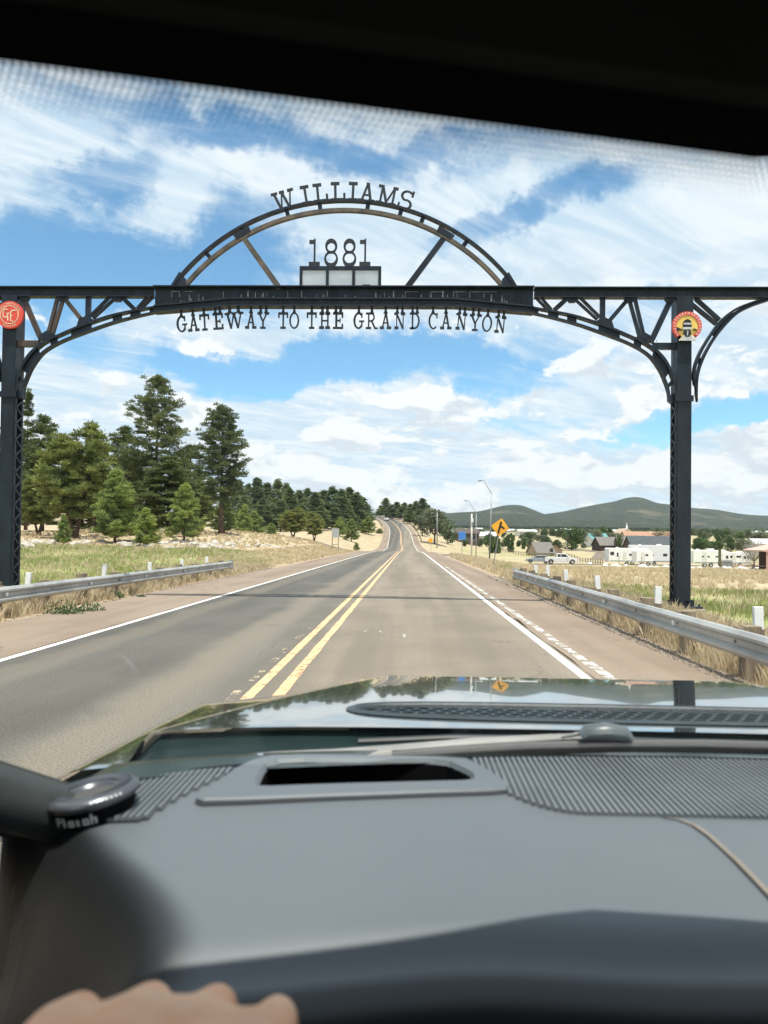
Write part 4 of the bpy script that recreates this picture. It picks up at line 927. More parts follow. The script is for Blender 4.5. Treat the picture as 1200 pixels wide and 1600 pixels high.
def setb(key, px, Y, top, wpx, label):
    o = pines[key]; b = gp(px, Y); t = at(px, top, Y); Ht, Rc = PH[o.name]; DEFER.append((o, b, (wpx/2/FPX*Y/Rc,)*2 + ((t.z-b.z)/Ht,), 0)); o['label'] = label
setb('b1', 893, 250, 826, 50, 'broad dark green tree on the field, right above the white pickup'); setb('b2', 679, 215, 797, 58, 'pale grey green tree at the foot of the clump right of the bend'); setb('b3', 1178, 118, 846, 56, 'pale tree in blossom at the right edge, beside the pink shelter')
setb('bush', 768, 215, 835, 36, 'dark rounded shrub behind the leaning yellow sign')
W3 = [('bush', 795, 225, 837, 20, 'smaller dark shrub touching the right of the one behind the leaning sign'), ('b2', 660, 245, 806, 34, 'paler tree just left of the grey green tree by the bend'), ('b1', 700, 235, 815, 30, 'dark tree directly right of the grey green tree by the bend'),
 ('b1', 1095, 230, 842, 40, 'dark green tree just right of the right column, behind the white trailer'), ('b1', 1142, 250, 838, 24, 'narrow dark tree between the two white trailers on the right'), ('b2', 1160, 220, 843, 34, 'olive tree behind the right hand white trailer'),
 ('b2', 930, 300, 828, 34, 'light green tree left of the church steeple'), ('b2', 956, 320, 833, 30, 'light green tree just left under the church steeple'), ('b1', 968, 240, 836, 16, 'pointed dark tree between the two grey roofed houses'), ('b1', 828, 400, 832, 34, 'olive tree before the grey warehouse'), ('b2', 845, 330, 836, 30, 'olive tree on the field above the silver car'), ('b1', 1115, 270, 846, 30, 'grey green tree behind the gap of the two trailers'), ('b1', 742, 300, 836, 20, 'dark tree behind the pale utility pole'), ('b2', 1030, 330, 832, 40, 'green tree left of the right column behind the dark roof'), ('b2', 1186, 300, 832, 40, 'olive tree at the right edge above the blossoming tree')]
for k, (p_, px, Y, top, wpx, lb) in enumerate(W3): DEFER.append(('c', p_, px, Y, top, wpx, lb, k*1.1))
random.seed(5)
for k in range(230):
    Y = 255 + 1050*random.random()**1.7; px = random.uniform(690, 1290); hpx = random.uniform(4.5, 8.5)*330/Y*1.5; b = gp(px, Y); ht = min(random.uniform(5, 9), Y*random.uniform(9, 15)/FPX)
    if Y < 380 and 960 < px < 1000: continue
    DEFER.append(('t', ('b1','b2','far','bush')[k % 4], b, ht, random.uniform(.45, .75)*ht, k*.7))
def place_trees():
    # copies first, taken while every prototype still stands at the origin, then the prototypes move
    for d in DEFER:
        if d[0] == 'c':
            c = put(pines[d[1]], d[2], d[3], d[4], d[5], d[6], rz=d[7], group=d[8] if len(d) > 8 else None)
            if len(d) > 8: c.name = 'distant_pine'
            elif d[1] == 'young' and 'bush' in d[6] or 'shrub' in d[6]: c.name = 'shrub'; c['category'] = 'shrub'
        elif d[0] == 't':
            Ht, Rc = PH[pines[d[1]].name]; clone(pines[d[1]], d[2], 'small tree among the scattered houses of the far town', d[5], (d[4]/Rc, d[4]/Rc, d[3]/Ht), 'trees scattered through the far town').name = 'town_tree'
    for d in DEFER:
        if d[0] in ('c', 't'): continue
        o, b, s_, rz = d; o.location = b; o.scale = s_; o.rotation_euler = (0, 0, rz)
    for k in ('far', 'far2'):
        r_ = pines[k]
        for c in KIDS[r_.name]:
            bpy.data.objects.remove(c)
        bpy.data.objects.remove(r_)
place_trees()
# forest belt that covers the flat land below the mountains
np.random.seed(3)
n = 5200; Yb = np.random.uniform(950, 3000, n); pxb = np.random.uniform(560, 1500, n); Xb = CAM.x + (pxb-638)/FPX*Yb; keep = wav(Xb*.01, Yb*.008) > -.35; Xb, Yb = Xb[keep], Yb[keep]
Zb = H(Xb, Yb); n = len(Xb); hh = np.random.uniform(5, 11, n); V = []
for q in range(10):
    a = np.random.uniform(0, 6.28, n); zz = np.random.uniform(.0, .75, n); rr_ = (1-zz)*3.2; cx_ = Xb+np.cos(a)*rr_; cy_ = Yb+np.sin(a)*rr_; w2 = 2.0*(1.1-zz)
    V.append(np.stack([np.stack([cx_-w2, cy_-.5, Zb+hh*zz], -1), np.stack([cx_+w2, cy_+.5, Zb+hh*zz-.6], -1), np.stack([cx_, cy_, Zb+hh*np.minimum(zz+.42, 1.05)], -1)], 1))
fb = fastmesh('forest_belt', np.concatenate(V).reshape(-1, 3), 3, M_needled); tag(fb, 'dark forest covering the flat land below the mountains', 'forest', kind='stuff')

# ================================================================ rocks
def rock(seed, m=M_rock, flat=.55):
    bm = bmesh.new(); bmesh.ops.create_icosphere(bm, subdivisions=2, radius=1)
    for v in bm.verts:
        p = v.co.copy(); d = 1 + .35*mnoise.noise(p*1.1+Vector((seed*7.1,0,0))) + .18*mnoise.noise(p*2.7+Vector((0,seed*3.3,0))); v.co = Vector((p.x*d*1.15, p.y*d*.85, max(p.z*d*flat, -.25)))
    me = bpy.data.meshes.new('rock'); bm.to_mesh(me); bm.free(); me.materials.append(m); return me
RM = [rock(k) for k in range(6)]; RW = [rock(k+10, M_rockw, .8) for k in range(3)]
random.seed(2)
def putrock(name, me, loc, s, label, cat, group=None):
    o = bpy.data.objects.new(name, me); COL.objects.link(o); o.location = loc; o.scale = (s*random.uniform(.8,1.3), s, s*random.uniform(.7,1.1)); o.rotation_euler = (random.uniform(-.2,.2), random.uniform(-.2,.2), random.uniform(0,6.28)); tag(o, label, cat, group); return o
putrock('boulder', RM[0], gp(40, 55), .75, 'largest grey slab of rock, beside the foot of the left column', 'rock')
putrock('boulder', RM[1], gp(76, 58), .42, 'dark angular rock second from the left column', 'rock')
putrock('boulder', RM[2], gp(195, 60), .65, 'biggest pale boulder below the bright young pine', 'rock')
putrock('boulder', RM[3], gp(302, 60), .60, 'pale boulder below the bright conical young pine', 'rock')
for k in range(85):
    px = random.uniform(35, 500); px = px if random.random() < .8 else random.uniform(180, 420); Y = random.uniform(56, 64) + max(0, px-330)*.14
    putrock('loose_rock', random.choice(RM), gp(px, Y), random.uniform(.18, .60)*(1 if px < 350 else .8), 'pale loose rock in the broken line between green verge and wood', 'rock', 'pale rocks strewn along the edge of the wood')
for k, (px, Y, s) in enumerate(sorted(((946,105,.5),(957,107,.35),(964,106,.42),(978,107,.35),(1004,99,.5),(1018,96,.45),(1027,94,.38),(1040,94,.5),(1083,92,.4),(1093,92,.35),(1118,92,.5),(1133,92,.42),(1140,92,.3),(1162,89,.4),(1177,87,.42),(1183,88,.35),(1189,88,.34),(1158,98,.55),(922,140,.5),(1200,87,.4),(1010,97,.25)))):
    putrock('white_boulder', random.choice(RW), gp(px, Y)+Vector((0,0,.08)), s, 'white boulder, %s, along the grass edge of the trailer park' % nth(k), 'boulder', 'white boulders lining the trailer park')

# ================================================================ vehicles
M_vwhite = mat('white_car_paint', (0.78, 0.78, 0.78), 0.25, 0, coat=.6); M_vsilver = mat('silver_car_paint', (0.42, 0.46, 0.50), 0.3, .5, coat=.6)
M_chrome = mat('chrome', (0.6, 0.6, 0.6), 0.15, 1.0); M_tail = mat('red_lens', (0.5, 0.02, 0.02), 0.25); M_trim = mat('black_trim', (0.03, 0.03, 0.032), 0.5)
def wheel(mbt, mbr, x, y, r, w_):
    M = Matrix.Rotation(R(90), 3, 'X'); mbt.lathe([(r*.62,-w_/2),(r*.96,-w_/2),(r,-w_/2+.03),(r,w_/2-.03),(r*.96,w_/2),(r*.62,w_/2)], (x, y, r), 20, M); mbr.lathe([(0,-w_/2+.02),(r*.25,-w_/2+.02),(r*.6,-w_/2+.05),(r*.62,w_/2),(0,w_/2-.02)], (x, y, r), 10, M)
def car_body(mb, prof, wd, inset=None):
    "side outline (x,z) extruded in y with a tucked-in upper edge"
    n = len(prof); zt = max(p[1] for p in prof); V = []
    for y, f in ((-wd/2, 1), (-wd/2+.06, 0), (wd/2-.06, 0), (wd/2, 1)):
        for x, z in prof: V.append((x*(1 if not f else .995), y, z - (.02 if f and z > .6 else 0)))
    F = [tuple(range(n)), tuple(range(4*n-1, 3*n-1, -1))]
    for k in range(3): F += [(k*n+i, k*n+(i+1)%n, (k+1)*n+(i+1)%n, (k+1)*n+i) for i in range(n)]
    mb.add(V, F)
def vehicle(name, label, cat, paint, loc, rz, kind):
    r_ = thing(name, loc, label, cat); o0 = Vector(loc); mbs = {}
    if kind == 'pickup':
        L = 5.9; body = [(-2.95,.55),(-2.95,1.02),(-2.9,1.20),(-1.05,1.20),(-.95,1.22),(1.15,1.25),(2.2,1.20),(2.75,1.08),(2.92,.85),(2.95,.52),(2.55,.42),(-2.6,.42)]; cab = [(-1.0,1.20),(-.85,1.88),(-.6,1.95),(.75,1.95),(.95,1.88),(1.55,1.26)]; wx = (-1.85, 1.95); r = .41; W2_ = 1.98
        wins = [[(-.72,1.30),(-.62,1.80),(-.12,1.82),(-.12,1.30)], [(-.02,1.30),(-.02,1.82),(.72,1.80),(1.22,1.30)]]; ws = [(1.02,1.80),(1.50,1.30)]; rw = [(-.88,1.80),(-.98,1.32)]
    else:
        L = 4.7; body = [(-2.3,.5),(-2.35,.85),(-2.2,1.02),(-1.6,1.06),(1.1,1.0),(2.0,.88),(2.3,.70),(2.32,.45),(1.9,.34),(-2.0,.36)]; cab = [(-2.0,1.03),(-1.55,1.44),(-1.0,1.50),(.0,1.50),(.35,1.44),(1.15,.99)]; wx = (-1.4, 1.45); r = .34; W2_ = 1.8
        wins = [[(-1.55,1.08),(-1.30,1.38),(-.55,1.42),(-.55,1.08)], [(-.47,1.08),(-.47,1.42),(.2,1.38),(.75,1.08)]]; ws = [(.42,1.40),(1.05,1.04)]; rw = [(-1.6,1.40),(-1.95,1.08)]
    mb = MB(); 
    # wheel arches are cut by dark flares set proud of the flank
    car_body(mb, body, W2_); ob = mb.build('body', paint, r_, origin=(0,0,0), bevel=.03)
    mb = MB(); car_body(mb, [(a*.995, b) for a, b in cab], W2_-.22); mb.build('cab', paint, r_, origin=(0,0,0), bevel=.03)
    yw = (W2_-.22)/2
    for wn in wins:
        for s in (-1, 1): mb = MB(); mb.prism(wn, s*(yw+.004), s*(yw-.02)); mb.build('window', M_glassdk, r_, origin=(0,0,0))
    for nm, q in (('windscreen', ws), ('rear_window', rw)):
        mb = MB(); d = .012 if nm == 'windscreen' else -.012; mb.add([(q[0][0]+d, -yw+.12, q[0][1]+.01), (q[0][0]+d, yw-.12, q[0][1]+.01), (q[1][0]+d, yw-.08, q[1][1]+.01), (q[1][0]+d, -yw+.08, q[1][1]+.01)], [(0,1,2,3)]); mb.build(nm, M_glassdk, r_, origin=(0,0,0))
    for x in wx:
        for s in (-1, 1):
            mb = MB(); c_ = circ(x, r, r+.09, 20, -5, 185); mb.prism(c_, s*(W2_/2+.006), s*(W2_/2-.02)); mb.build('wheel_arch', M_trim, r_, origin=(0,0,0))
            w_o = None; a_, b_ = MB(), MB(); wheel(a_, b_, x, s*(W2_/2-.09), r, .26); w_o = a_.build('wheel', M_black, r_, origin=(0,0,0), smooth=True); b_.build('rim', M_chrome, w_o, origin=(0,0,0))
    for s in (-1, 1):
        fx = body[7][0]; mb = MB(); mb.box((2.86 if kind == 'pickup' else 2.2, s*(W2_/2-.2), .98 if kind == 'pickup' else .76), (.14, .34, .17)); mb.build('headlight', M_chrome, r_, origin=(0,0,0))
        mb = MB(); mb.box((-2.93 if kind == 'pickup' else -2.27, s*(W2_/2-.10), 1.0 if kind == 'pickup' else .86), (.08, .14, .3 if kind == 'pickup' else .16)); mb.build('tail_light', M_tail, r_, origin=(0,0,0))
        mb = MB(); mb.box((1.15 if kind == 'pickup' else .75, s*(W2_/2+.10), 1.32 if kind == 'pickup' else 1.05), (.12, .22, .18)); mb.build('mirror', paint, r_, origin=(0,0,0))
    mb = MB()
    for x in ((2.95, -2.98) if kind == 'pickup' else (2.30, -2.34)): mb.box((x, 0, .52), (.14, W2_-.1, .20))
    mb.build('bumper', M_trim if kind != 'pickup' else M_chrome, r_, origin=(0,0,0), bevel=.02)
    if kind == 'pickup':
        mb = MB(); mb.box((-2.0, 0, 1.205), (1.65, 1.6, .012)); mb.build('bed_cover', M_trim, r_, origin=(0,0,0))
    r_.rotation_euler = (0, 0, rz); return r_
p = gp(874, 137); vehicle('pickup_truck', 'white crew cab pickup truck parked side on in the gravel lot', 'pickup truck', M_vwhite, p+Vector((.3,0,.1)), R(-6), 'pickup')
p = gp(841, 141); vehicle('parked_car', 'silver car parked just left of the white pickup', 'car', M_vsilver, p+Vector((0,0,.1)), R(172), 'car')
y = 348.0; vehicle('oncoming_car', 'distant white car coming down the bend', 'car', M_vwhite, (float(_t(RX, y))-1.8, y, float(_t(RZ, y))), R(-78), 'car')

def trailer(name, label, px, Y, L, Ht, rz, wins, nose=True, slide=None):
    b = gp(px, Y); r_ = thing(name, b, label, 'trailer'); z0 = .55
    prof = [(-L/2,z0),(-L/2,Ht-.15),(-L/2+.15,Ht),(L/2-.7,Ht),(L/2-.15,Ht-.35),(L/2,z0+.9),(L/2-.1,z0)] if nose else [(-L/2,z0),(-L/2,Ht-.15),(-L/2+.15,Ht),(L/2-.15,Ht),(L/2,Ht-.15),(L/2,z0)]
    mb = MB(); mb.prism(prof, -1.2, 1.2); mb.build('body', M_white, r_, origin=(0,0,0), bevel=.05)
    for x, z, w_, h in wins: mb = MB(); mb.box((x, -1.21, z), (w_, .03, h)); mb.build('window', M_glassdk, r_, origin=(0,0,0))
    mb = MB(); mb.box((0, -1.212, z0+.22), (L-.4, .02, .12)); mb.build('stripe', M_gsteel, r_, origin=(0,0,0))
    mb = MB(); mb.box((-L*.12, -1.212, z0+.95), (.66, .02, 1.75)); mb.build('door', M_offwhite, r_, origin=(0,0,0))
    for x in (-.5, .5):
        a_, b_ = MB(), MB(); wheel(a_, b_, x, -1.1, .36, .24); w_o = a_.build('wheel', M_black, r_, origin=(0,0,0)); b_.build('rim', M_chrome, w_o, origin=(0,0,0))
    mb = MB(); mb.box((L*.2, 0, Ht+.12), (.8, .7, .24)); mb.box((-L*.25, 0, Ht+.08), (.4, .4, .16)); mb.build('roof_unit', M_white, r_, origin=(0,0,0))
    mb = MB(); mb.bar((L/2, 0, z0), (L/2+1.0, 0, z0-.1), .12, .12); mb.build('hitch', M_black, r_, origin=(0,0,0))
    r_.rotation_euler = (0, 0, rz); return r_
W4 = [(-3.2,2.1,.7,.6),(-2.2,1.9,.3,.7),(.2,1.9,.5,.35),(2.6,2.0,.8,.5)]
trailer('travel_trailer', 'long white travel trailer with small dark windows, left of the right column', 980, 137, 7.6, 3.1, R(4), W4)
trailer('fifth_wheel_trailer', 'tall white camper standing behind the long travel trailer', 1016, 150, 8.2, 3.9, R(-6), W4)
trailer('truck_camper', 'small white camper in front, touching the left side of the tall camper', 1004, 131, 3.0, 2.7, R(3), [(.3,1.9,.5,.3)])
trailer('box_trailer', 'plain white trailer with two tiny windows, just right of the right column', 1101, 120, 4.6, 2.75, R(2), [(-.8,1.7,.35,.2),(.1,1.7,.35,.2),(1.4,1.7,.4,.2)], nose=False)
trailer('travel_trailer', 'white travel trailer with a row of dark windows, farthest right', 1147, 128, 4.6, 2.5, R(-3), [(-1.6,1.7,.4,.5),(-.9,1.75,.4,.4),(.3,1.8,.8,.3),(1.3,1.7,.4,.5),(1.8,1.7,.3,.5)])
trailer('travel_trailer', 'pale trailer half hidden under the dark tree behind the box trailer', 1120, 190, 5, 2.6, R(2), [(-1,1.7,.5,.4),(1,1.7,.5,.4)])
p = gp(1133, 98); r_ = thing('metal_bin', p, 'low grey metal bin on the grass next to a green wooden post', 'metal bin')
mb = MB(); mb.prism([(p.x-.78,p.z+.12),(p.x-.7,p.z+1.0),(p.x+.7,p.z+1.0),(p.x+.78,p.z+.12)], p.y-.5, p.y+.5); mb.build('box', M_gsteel, r_)
mb = MB(); mb.prism([(p.x-.76,p.z+1.0),(p.x-.6,p.z+1.22),(p.x+.6,p.z+1.22),(p.x+.76,p.z+1.0)], p.y-.55, p.y+.55); mb.build('lid', M_signback, r_)
for s in (-1, 1): mb = MB(); mb.box((p.x+s*.6, p.y, p.z+.06), (.12, .8, .16)); mb.build('leg', M_trim, r_)
p = gp(1124.5, 96); r_ = thing('wooden_post', p, 'square green stained wooden post beside the grey metal bin', 'post'); M_gpost = mat('green_stained_wood', (.13,.12,.05), .9, 0, (.07,.07,.03), 6)
mb = MB(); mb.box((p.x, p.y, p.z+1.25), (.26, .26, 2.7)); mb.build('shaft', M_gpost, r_); mb = MB(); mb.box((p.x, p.y, p.z+2.63), (.32, .32, .06)); mb.build('cap', M_gpost, r_)
for px in (967, 1002): 
    p = gp(px, 100); r_ = thing('thin_stake', p, 'thin pale stake in the grass before the %s' % ('long travel trailer' if px == 967 else 'small front camper'), 'stake'); mb = MB(); mb.tube([p, p+Vector((.02,0,1.5))], .035, 5); mb.build('shaft', M_wood, r_)

# ================================================================ buildings
M_roofg = mat('grey_shingle_roof', (.20,.18,.16), .9, 0, (.13,.12,.11), 3); M_roofd = mat('dark_metal_roof', (.055,.065,.072), .7, 0, (.04,.05,.055), 1); M_roofr = mat('terracotta_roof', (.40,.23,.15), .9, 0, (.3,.17,.12), 2); M_roofp = mat('pale_metal_roof', (.55,.56,.55), .5)
M_wallb = mat('brown_wall', (.10,.075,.06), .9, 0, (.07,.05,.04), 2); M_wallt = mat('tan_wall', (.46,.36,.26), .9); M_wallw = M_offwhite; M_pink = mat('faded_pink_paint', (.62,.40,.33), .8); M_teal = mat('teal_paint', (.12,.30,.30), .6)
def house(name, label, px, Y, L, Wd, hw, hr, rz, wall, roof, nwin=3, group=None, door=True):
    b = gp(px, Y); r_ = thing(name, b, label, 'building', group); 
    mb = MB(); mb.box((0, 0, hw/2-.4), (L, Wd, hw+.8)); mb.prism([(-Wd/2, hw), (Wd/2, hw), (0, hw+hr)], -L/2, L/2, axis='X') ; mb.build('wall', wall, r_, origin=(0,0,0))
    mb = MB(); t = .16
    for s in (-1, 1):
        d = Vector((0, s*Wd/2, -hr)); e = d.normalized(); a = Vector((0, 0, hw+hr+.03)); q = a + d + e*.45
        mb.add([(-L/2-.4, a.y, a.z), (L/2+.4, a.y, a.z), (L/2+.4, q.y, q.z), (-L/2-.4, q.y, q.z), (-L/2-.4, a.y, a.z+t), (L/2+.4, a.y, a.z+t), (L/2+.4, q.y, q.z+t), (-L/2-.4, q.y, q.z+t)], [(0,1,2,3),(7,6,5,4),(0,4,5,1),(3,2,6,7),(0,3,7,4),(1,5,6,2)])
    mb.build('roof', roof, r_, origin=(0,0,0))
    for k in range(nwin):
        x = -L/2 + L*(k+.7)/(nwin+.4); mb = MB(); mb.box((x, -Wd/2-.012, hw*.55), (min(1.3, L/nwin*.5), .05, hw*.33)); wo = mb.build('window', M_glassdk, r_, origin=(0,0,0)); mb = MB(); mb.box((x, -Wd/2-.03, hw*.55-hw*.19), (min(1.5, L/nwin*.6), .1, .08)); mb.build('sill', M_white, wo, origin=(0,0,0))
    if door: mb = MB(); mb.box((L*.47-.8, -Wd/2-.012, 1.0), (.95, .05, 2.0)); mb.build('door', M_trim, r_, origin=(0,0,0))
    r_.rotation_euler = (0, 0, rz); return r_
house('house', 'grey roofed dark house left of the church steeple', 952, 250, 9.0, 8, 1.9, 2.6, R(6), M_wallb, M_roofg, 3)
house('house', 'grey roofed dark house directly below the church steeple', 983, 245, 8.0, 7, 2.0, 3.0, R(-4), M_wallb, M_roofg, 3)
house('long_building', 'long building under a dark green metal roof beside the right column', 1022, 225, 15.5, 12, 1.8, 3.4, R(-3), M_wallb, M_roofd, 5)
house('long_building', 'terracotta roofed building behind the dark metal roof', 1010, 330, 21, 12, 3, 3.4, R(3), M_wallt, M_roofr, 6)
house('house', 'tan gabled house right of the low grey roof on the field', 867, 212, 4.2, 4, 1.2, 1.3, R(80), M_wallt, M_roofr, 2)
house('house', 'low house under a broad grey roof above the silver car', 845, 205, 5.2, 6, 0.8, 2.7, R(18), M_wallt, M_roofg, 3)
house('long_building', 'grey and white warehouse far behind the leaning yellow sign', 822, 600, 15, 14, 3.6, 1.6, R(4), M_offwhite, M_roofp, 8)
house('long_building', 'white low shed right of the pale roadside trees', 716, 300, 14, 8, 3, 1.5, R(8), M_offwhite, M_roofp, 4)
house('house', 'brown building behind the blue sign', 729, 290, 9, 8, 4.0, 1.6, R(0), M_wallb, M_wallb, 3)
house('house', 'white gabled shed behind the street lamps', 752, 320, 12, 8, 3.6, 1.6, R(-5), M_offwhite, M_roofp, 3)
house('house', 'teal roofed house above the left grey roofed house', 932, 300, 7, 7, 3.2, 2.2, R(12), M_offwhite, M_teal, 3)
house('house', 'white building at the far right edge under the trees', 1196, 250, 10, 8, 3.0, 1.6, R(0), M_offwhite, M_roofp, 3)
random.seed(8)
for k, (px, Y) in enumerate([(700,520),(722,610),(745,560),(790,640),(803,700),(818,620),(862,690),(873,700),(884,640),(905,560),(993,700),(1005,650),(1020,620),(1043,640),(1088,700),(1100,640),(1112,620),(1128,660),(1140,600),(1152,640),(1166,560),(1176,620),(1190,520),(870,520),(1060,560),(775,520),(760,640),(1215,560),(1240,640),(848,580),(955,600),(970,640)]):
    house('town_house', 'small pale house of the far town below the mountains', px, Y*1.75, random.uniform(9, 20), 8, random.uniform(2.8, 4), random.uniform(1.4, 2.2), R(random.uniform(-14,14)), random.choice((M_offwhite, M_wallt, M_offwhite)), random.choice((M_roofp, M_roofg, M_roofr, M_roofp)), 3, 'houses of the far town', False)
# church with white steeple
b = gp(979, 360); r_ = thing('church', b, 'church with a slender white steeple rising over the trees below the right mountain', 'church')
def lz(py): return at(979, py, 360).z - b.z
mb = MB(); mb.box((0, 6, 2), (9, 16, 5)); mb.prism([(-4.5,4.5),(4.5,4.5),(0,8)], -2, 14); mb.build('nave', M_wallt, r_, origin=(0,0,0))
mb = MB(); z1, z2, z3, z4 = lz(843), lz(836), lz(828.5), lz(816); mb.box((0, 0, z2/2), (3.0, 3.0, z2)); mb.build('tower', M_wallt, r_, origin=(0,0,0))
mb = MB(); mb.box((0,0,(z2+z3)/2), (1.9,1.9,z3-z2)); mb.box((0,0,z2+.1), (2.3,2.3,.25)); mb.box((0,0,z3), (2.2,2.2,.2)); sp = mb.build('belfry', M_white, r_, origin=(0,0,0))
mb = MB(); mb.lathe([(1.05,z3+.1),(.55,z3+.9),(.0,z4)], (0,0,0), 8); mb.build('spire', M_white, sp, origin=(0,0,0))
for s in (-.5, .5): mb = MB(); mb.box((s, -.96, (z2+z3)/2), (.45,.04,(z3-z2)*.6)); mb.build('louvre', M_gsteel, sp, origin=(0,0,0))
# open pink shelter at the right edge
p = gp(1206, 84); r_ = thing('shelter', p, 'faded pink open shelter with dark brown inside at the right edge of the picture', 'shelter')
mb = MB(); mb.prism([(p.x-1.9,p.z+2.35),(p.x+3,p.z+3.5),(p.x+7.5,p.z+2.35),(p.x+7.5,p.z+2.2),(p.x-1.9,p.z+2.2)], p.y-2, p.y+3); mb.build('roof', M_pink, r_)
for dx in (-1.4, 1.2, 3.8, 6.4): mb = MB(); mb.box((p.x+dx, p.y-1.8, p.z+1.1), (.14,.14,2.3)); mb.build('post', M_pink, r_)
mb = MB(); mb.box((p.x+3.5, p.y+2.5, p.z+1.2), (7.5,.15,2.2)); mb.build('back_wall', M_wallb, r_); mb = MB(); mb.box((p.x+3, p.y-.2, p.z+.4), (6,1.2,.8)); mb.build('bench', M_wallb, r_)
p = gp(1176, 86); r_ = thing('rail_fence', p, 'low pink rail fence in front of the blossoming tree', 'fence')
mb = MB(); mb.bar((p.x-2.2, p.y, p.z+.55), (p.x+2.6, p.y, p.z+.5), .08, .12); mb.build('rail', M_pink, r_)
for dx in (-2.1, 0, 2.4): mb = MB(); mb.box((p.x+dx, p.y+.02, p.z+.3), (.11,.11,.7)); mb.build('post', M_pink, r_)
# long low fence line on the field
def wirefence(pts, label):
    a = gp(*pts[0]); r_ = thing('rail_fence', a, label, 'fence'); P = []
    for (u, v), (u2, v2) in zip(pts[:-1], pts[1:]):
        for k in range(7): q = gp(u+(u2-u)*k/7, v+(v2-v)*k/7); P.append(q)
    P.append(gp(*pts[-1]))
    for q in P: mb = MB(); mb.box((q.x, q.y, q.z+.5), (.14,.14,1.2)); mb.build('post', M_wood, r_)
    for h in (.45, .9):
        mb = MB()
        for q, q2 in zip(P[:-1], P[1:]): mb.bar(q+Vector((0,0,h)), q2+Vector((0,0,h)), .06, .10)
        mb.build('rail', M_wood, r_)
wirefence([(885, 200), (915, 165), (942, 132)], 'low timber fence running down the field behind the white pickup')
wirefence([(782, 230), (810, 205), (840, 190)], 'dark timber fence on the slope above the silver car')

# ================================================================ grass
def blades(n, fx, fy, hmin, hmax, w_, m, name, label, lean=.35, clump=0, cat='grass', densf=None):
    if clump:
        k = max(1, n//clump); cx_ = fx(k); cy_ = fy(k); x = np.repeat(cx_, clump) + np.random.normal(0, .07, k*clump); y = np.repeat(cy_, clump) + np.random.normal(0, .07, k*clump); hs = np.repeat(np.random.uniform(.5, 1.15, k), clump)
    else: x = fx(n); y = fy(n); hs = np.ones(n)
    if densf is not None: kp = densf(x, y); x, y, hs = x[kp], y[kp], hs[kp]
    N = len(x); z = H(x, y); h = np.random.uniform(hmin, hmax, N)*hs; a = np.random.uniform(0, 6.28, N); b_ = np.random.uniform(0, 6.28, N); ww = w_*(.7+.6*np.random.rand(N))*np.clip(y/12, .8, 6)
    ln = np.random.uniform(.05, lean, N)*h*1.6
    sx, sy = np.cos(a)*ww/2, np.sin(a)*ww/2; p = np.stack([x, y, z-.02], -1)
    V = np.stack([p + np.stack([-sx, -sy, 0*sx], -1), p + np.stack([sx, sy, 0*sx], -1), p + np.stack([np.cos(b_)*ln*.4+sx*.7, np.sin(b_)*ln*.4+sy*.7, h*.6], -1), p + np.stack([np.cos(b_)*ln, np.sin(b_)*ln, h], -1)], 1)
    o = fastmesh(name, V.reshape(-1, 3), 4, m); tag(o, label, cat, kind='stuff'); return o
np.random.seed(17)
U_ = np.random.uniform
def pat(s, th): return lambda x, y: (np.sin(x*s*1.3+y*s*.4+1)*np.sin(y*s-x*s*.5)+np.random.normal(0, .35, len(x))) > th
blades(60000, lambda n: U_(5.55, 7.4, n), lambda n: U_(5, 30, n)**1.0, .12, .42, .010, M_straw, 'dry_grass', 'dry straw coloured grass growing around the right guardrail posts', clump=26)
blades(16000, lambda n: 5.35+np.abs(np.random.normal(0, .22, n)), lambda n: U_(5, 28, n), .05, .20, .010, M_straw, 'dry_grass_fringe', 'short dry grass creeping over the edge of the right shoulder', clump=14)
blades(52000, lambda n: U_(-8.0, -6.05, n), lambda n: U_(10, 40, n), .10, .34, .011, M_straw, 'dry_grass', 'dry straw coloured grass around the left guardrail posts', clump=24)
blades(70000, lambda n: -U_(7.6, 32, n), lambda n: U_(16, 58, n), .08, .26, .012, M_green, 'green_grass', 'green grass of the left verge between guardrail and rocks', densf=pat(.35, -.35))
blades(36000, lambda n: -U_(7.6, 32, n), lambda n: U_(16, 60, n), .12, .36, .010, M_straw, 'dry_grass', 'dry stalks scattered through the left verge', clump=12)
blades(60000, lambda n: U_(7.2, 24, n), lambda n: U_(12, 30, n), .08, .26, .012, M_green, 'green_grass', 'green grass of the field behind the right guardrail', densf=pat(.4, -.25))
blades(60000, lambda n: U_(6.6, 40, n), lambda n: U_(18, 95, n), .15, .42, .011, M_straw, 'dry_grass', 'tall dry grass of the field right of the road', clump=14)
blades(30000, lambda n: U_(-5, 0, n)-6.2, lambda n: U_(34, 110, n), .10, .32, .012, M_straw, 'dry_grass', 'dry grass bank on the left beyond the guardrail', clump=14)
blades(26000, lambda n: U_(-40, -12, n), lambda n: U_(62, 120, n), .15, .4, .012, M_straw, 'dry_grass', 'dry grass under the pines', clump=16)
blades(20000, lambda n: 5.9+U_(0, 3, n), lambda n: U_(28, 75, n), .12, .34, .012, M_straw, 'dry_grass', 'dry grass edging the right shoulder beyond the guardrail', clump=14)
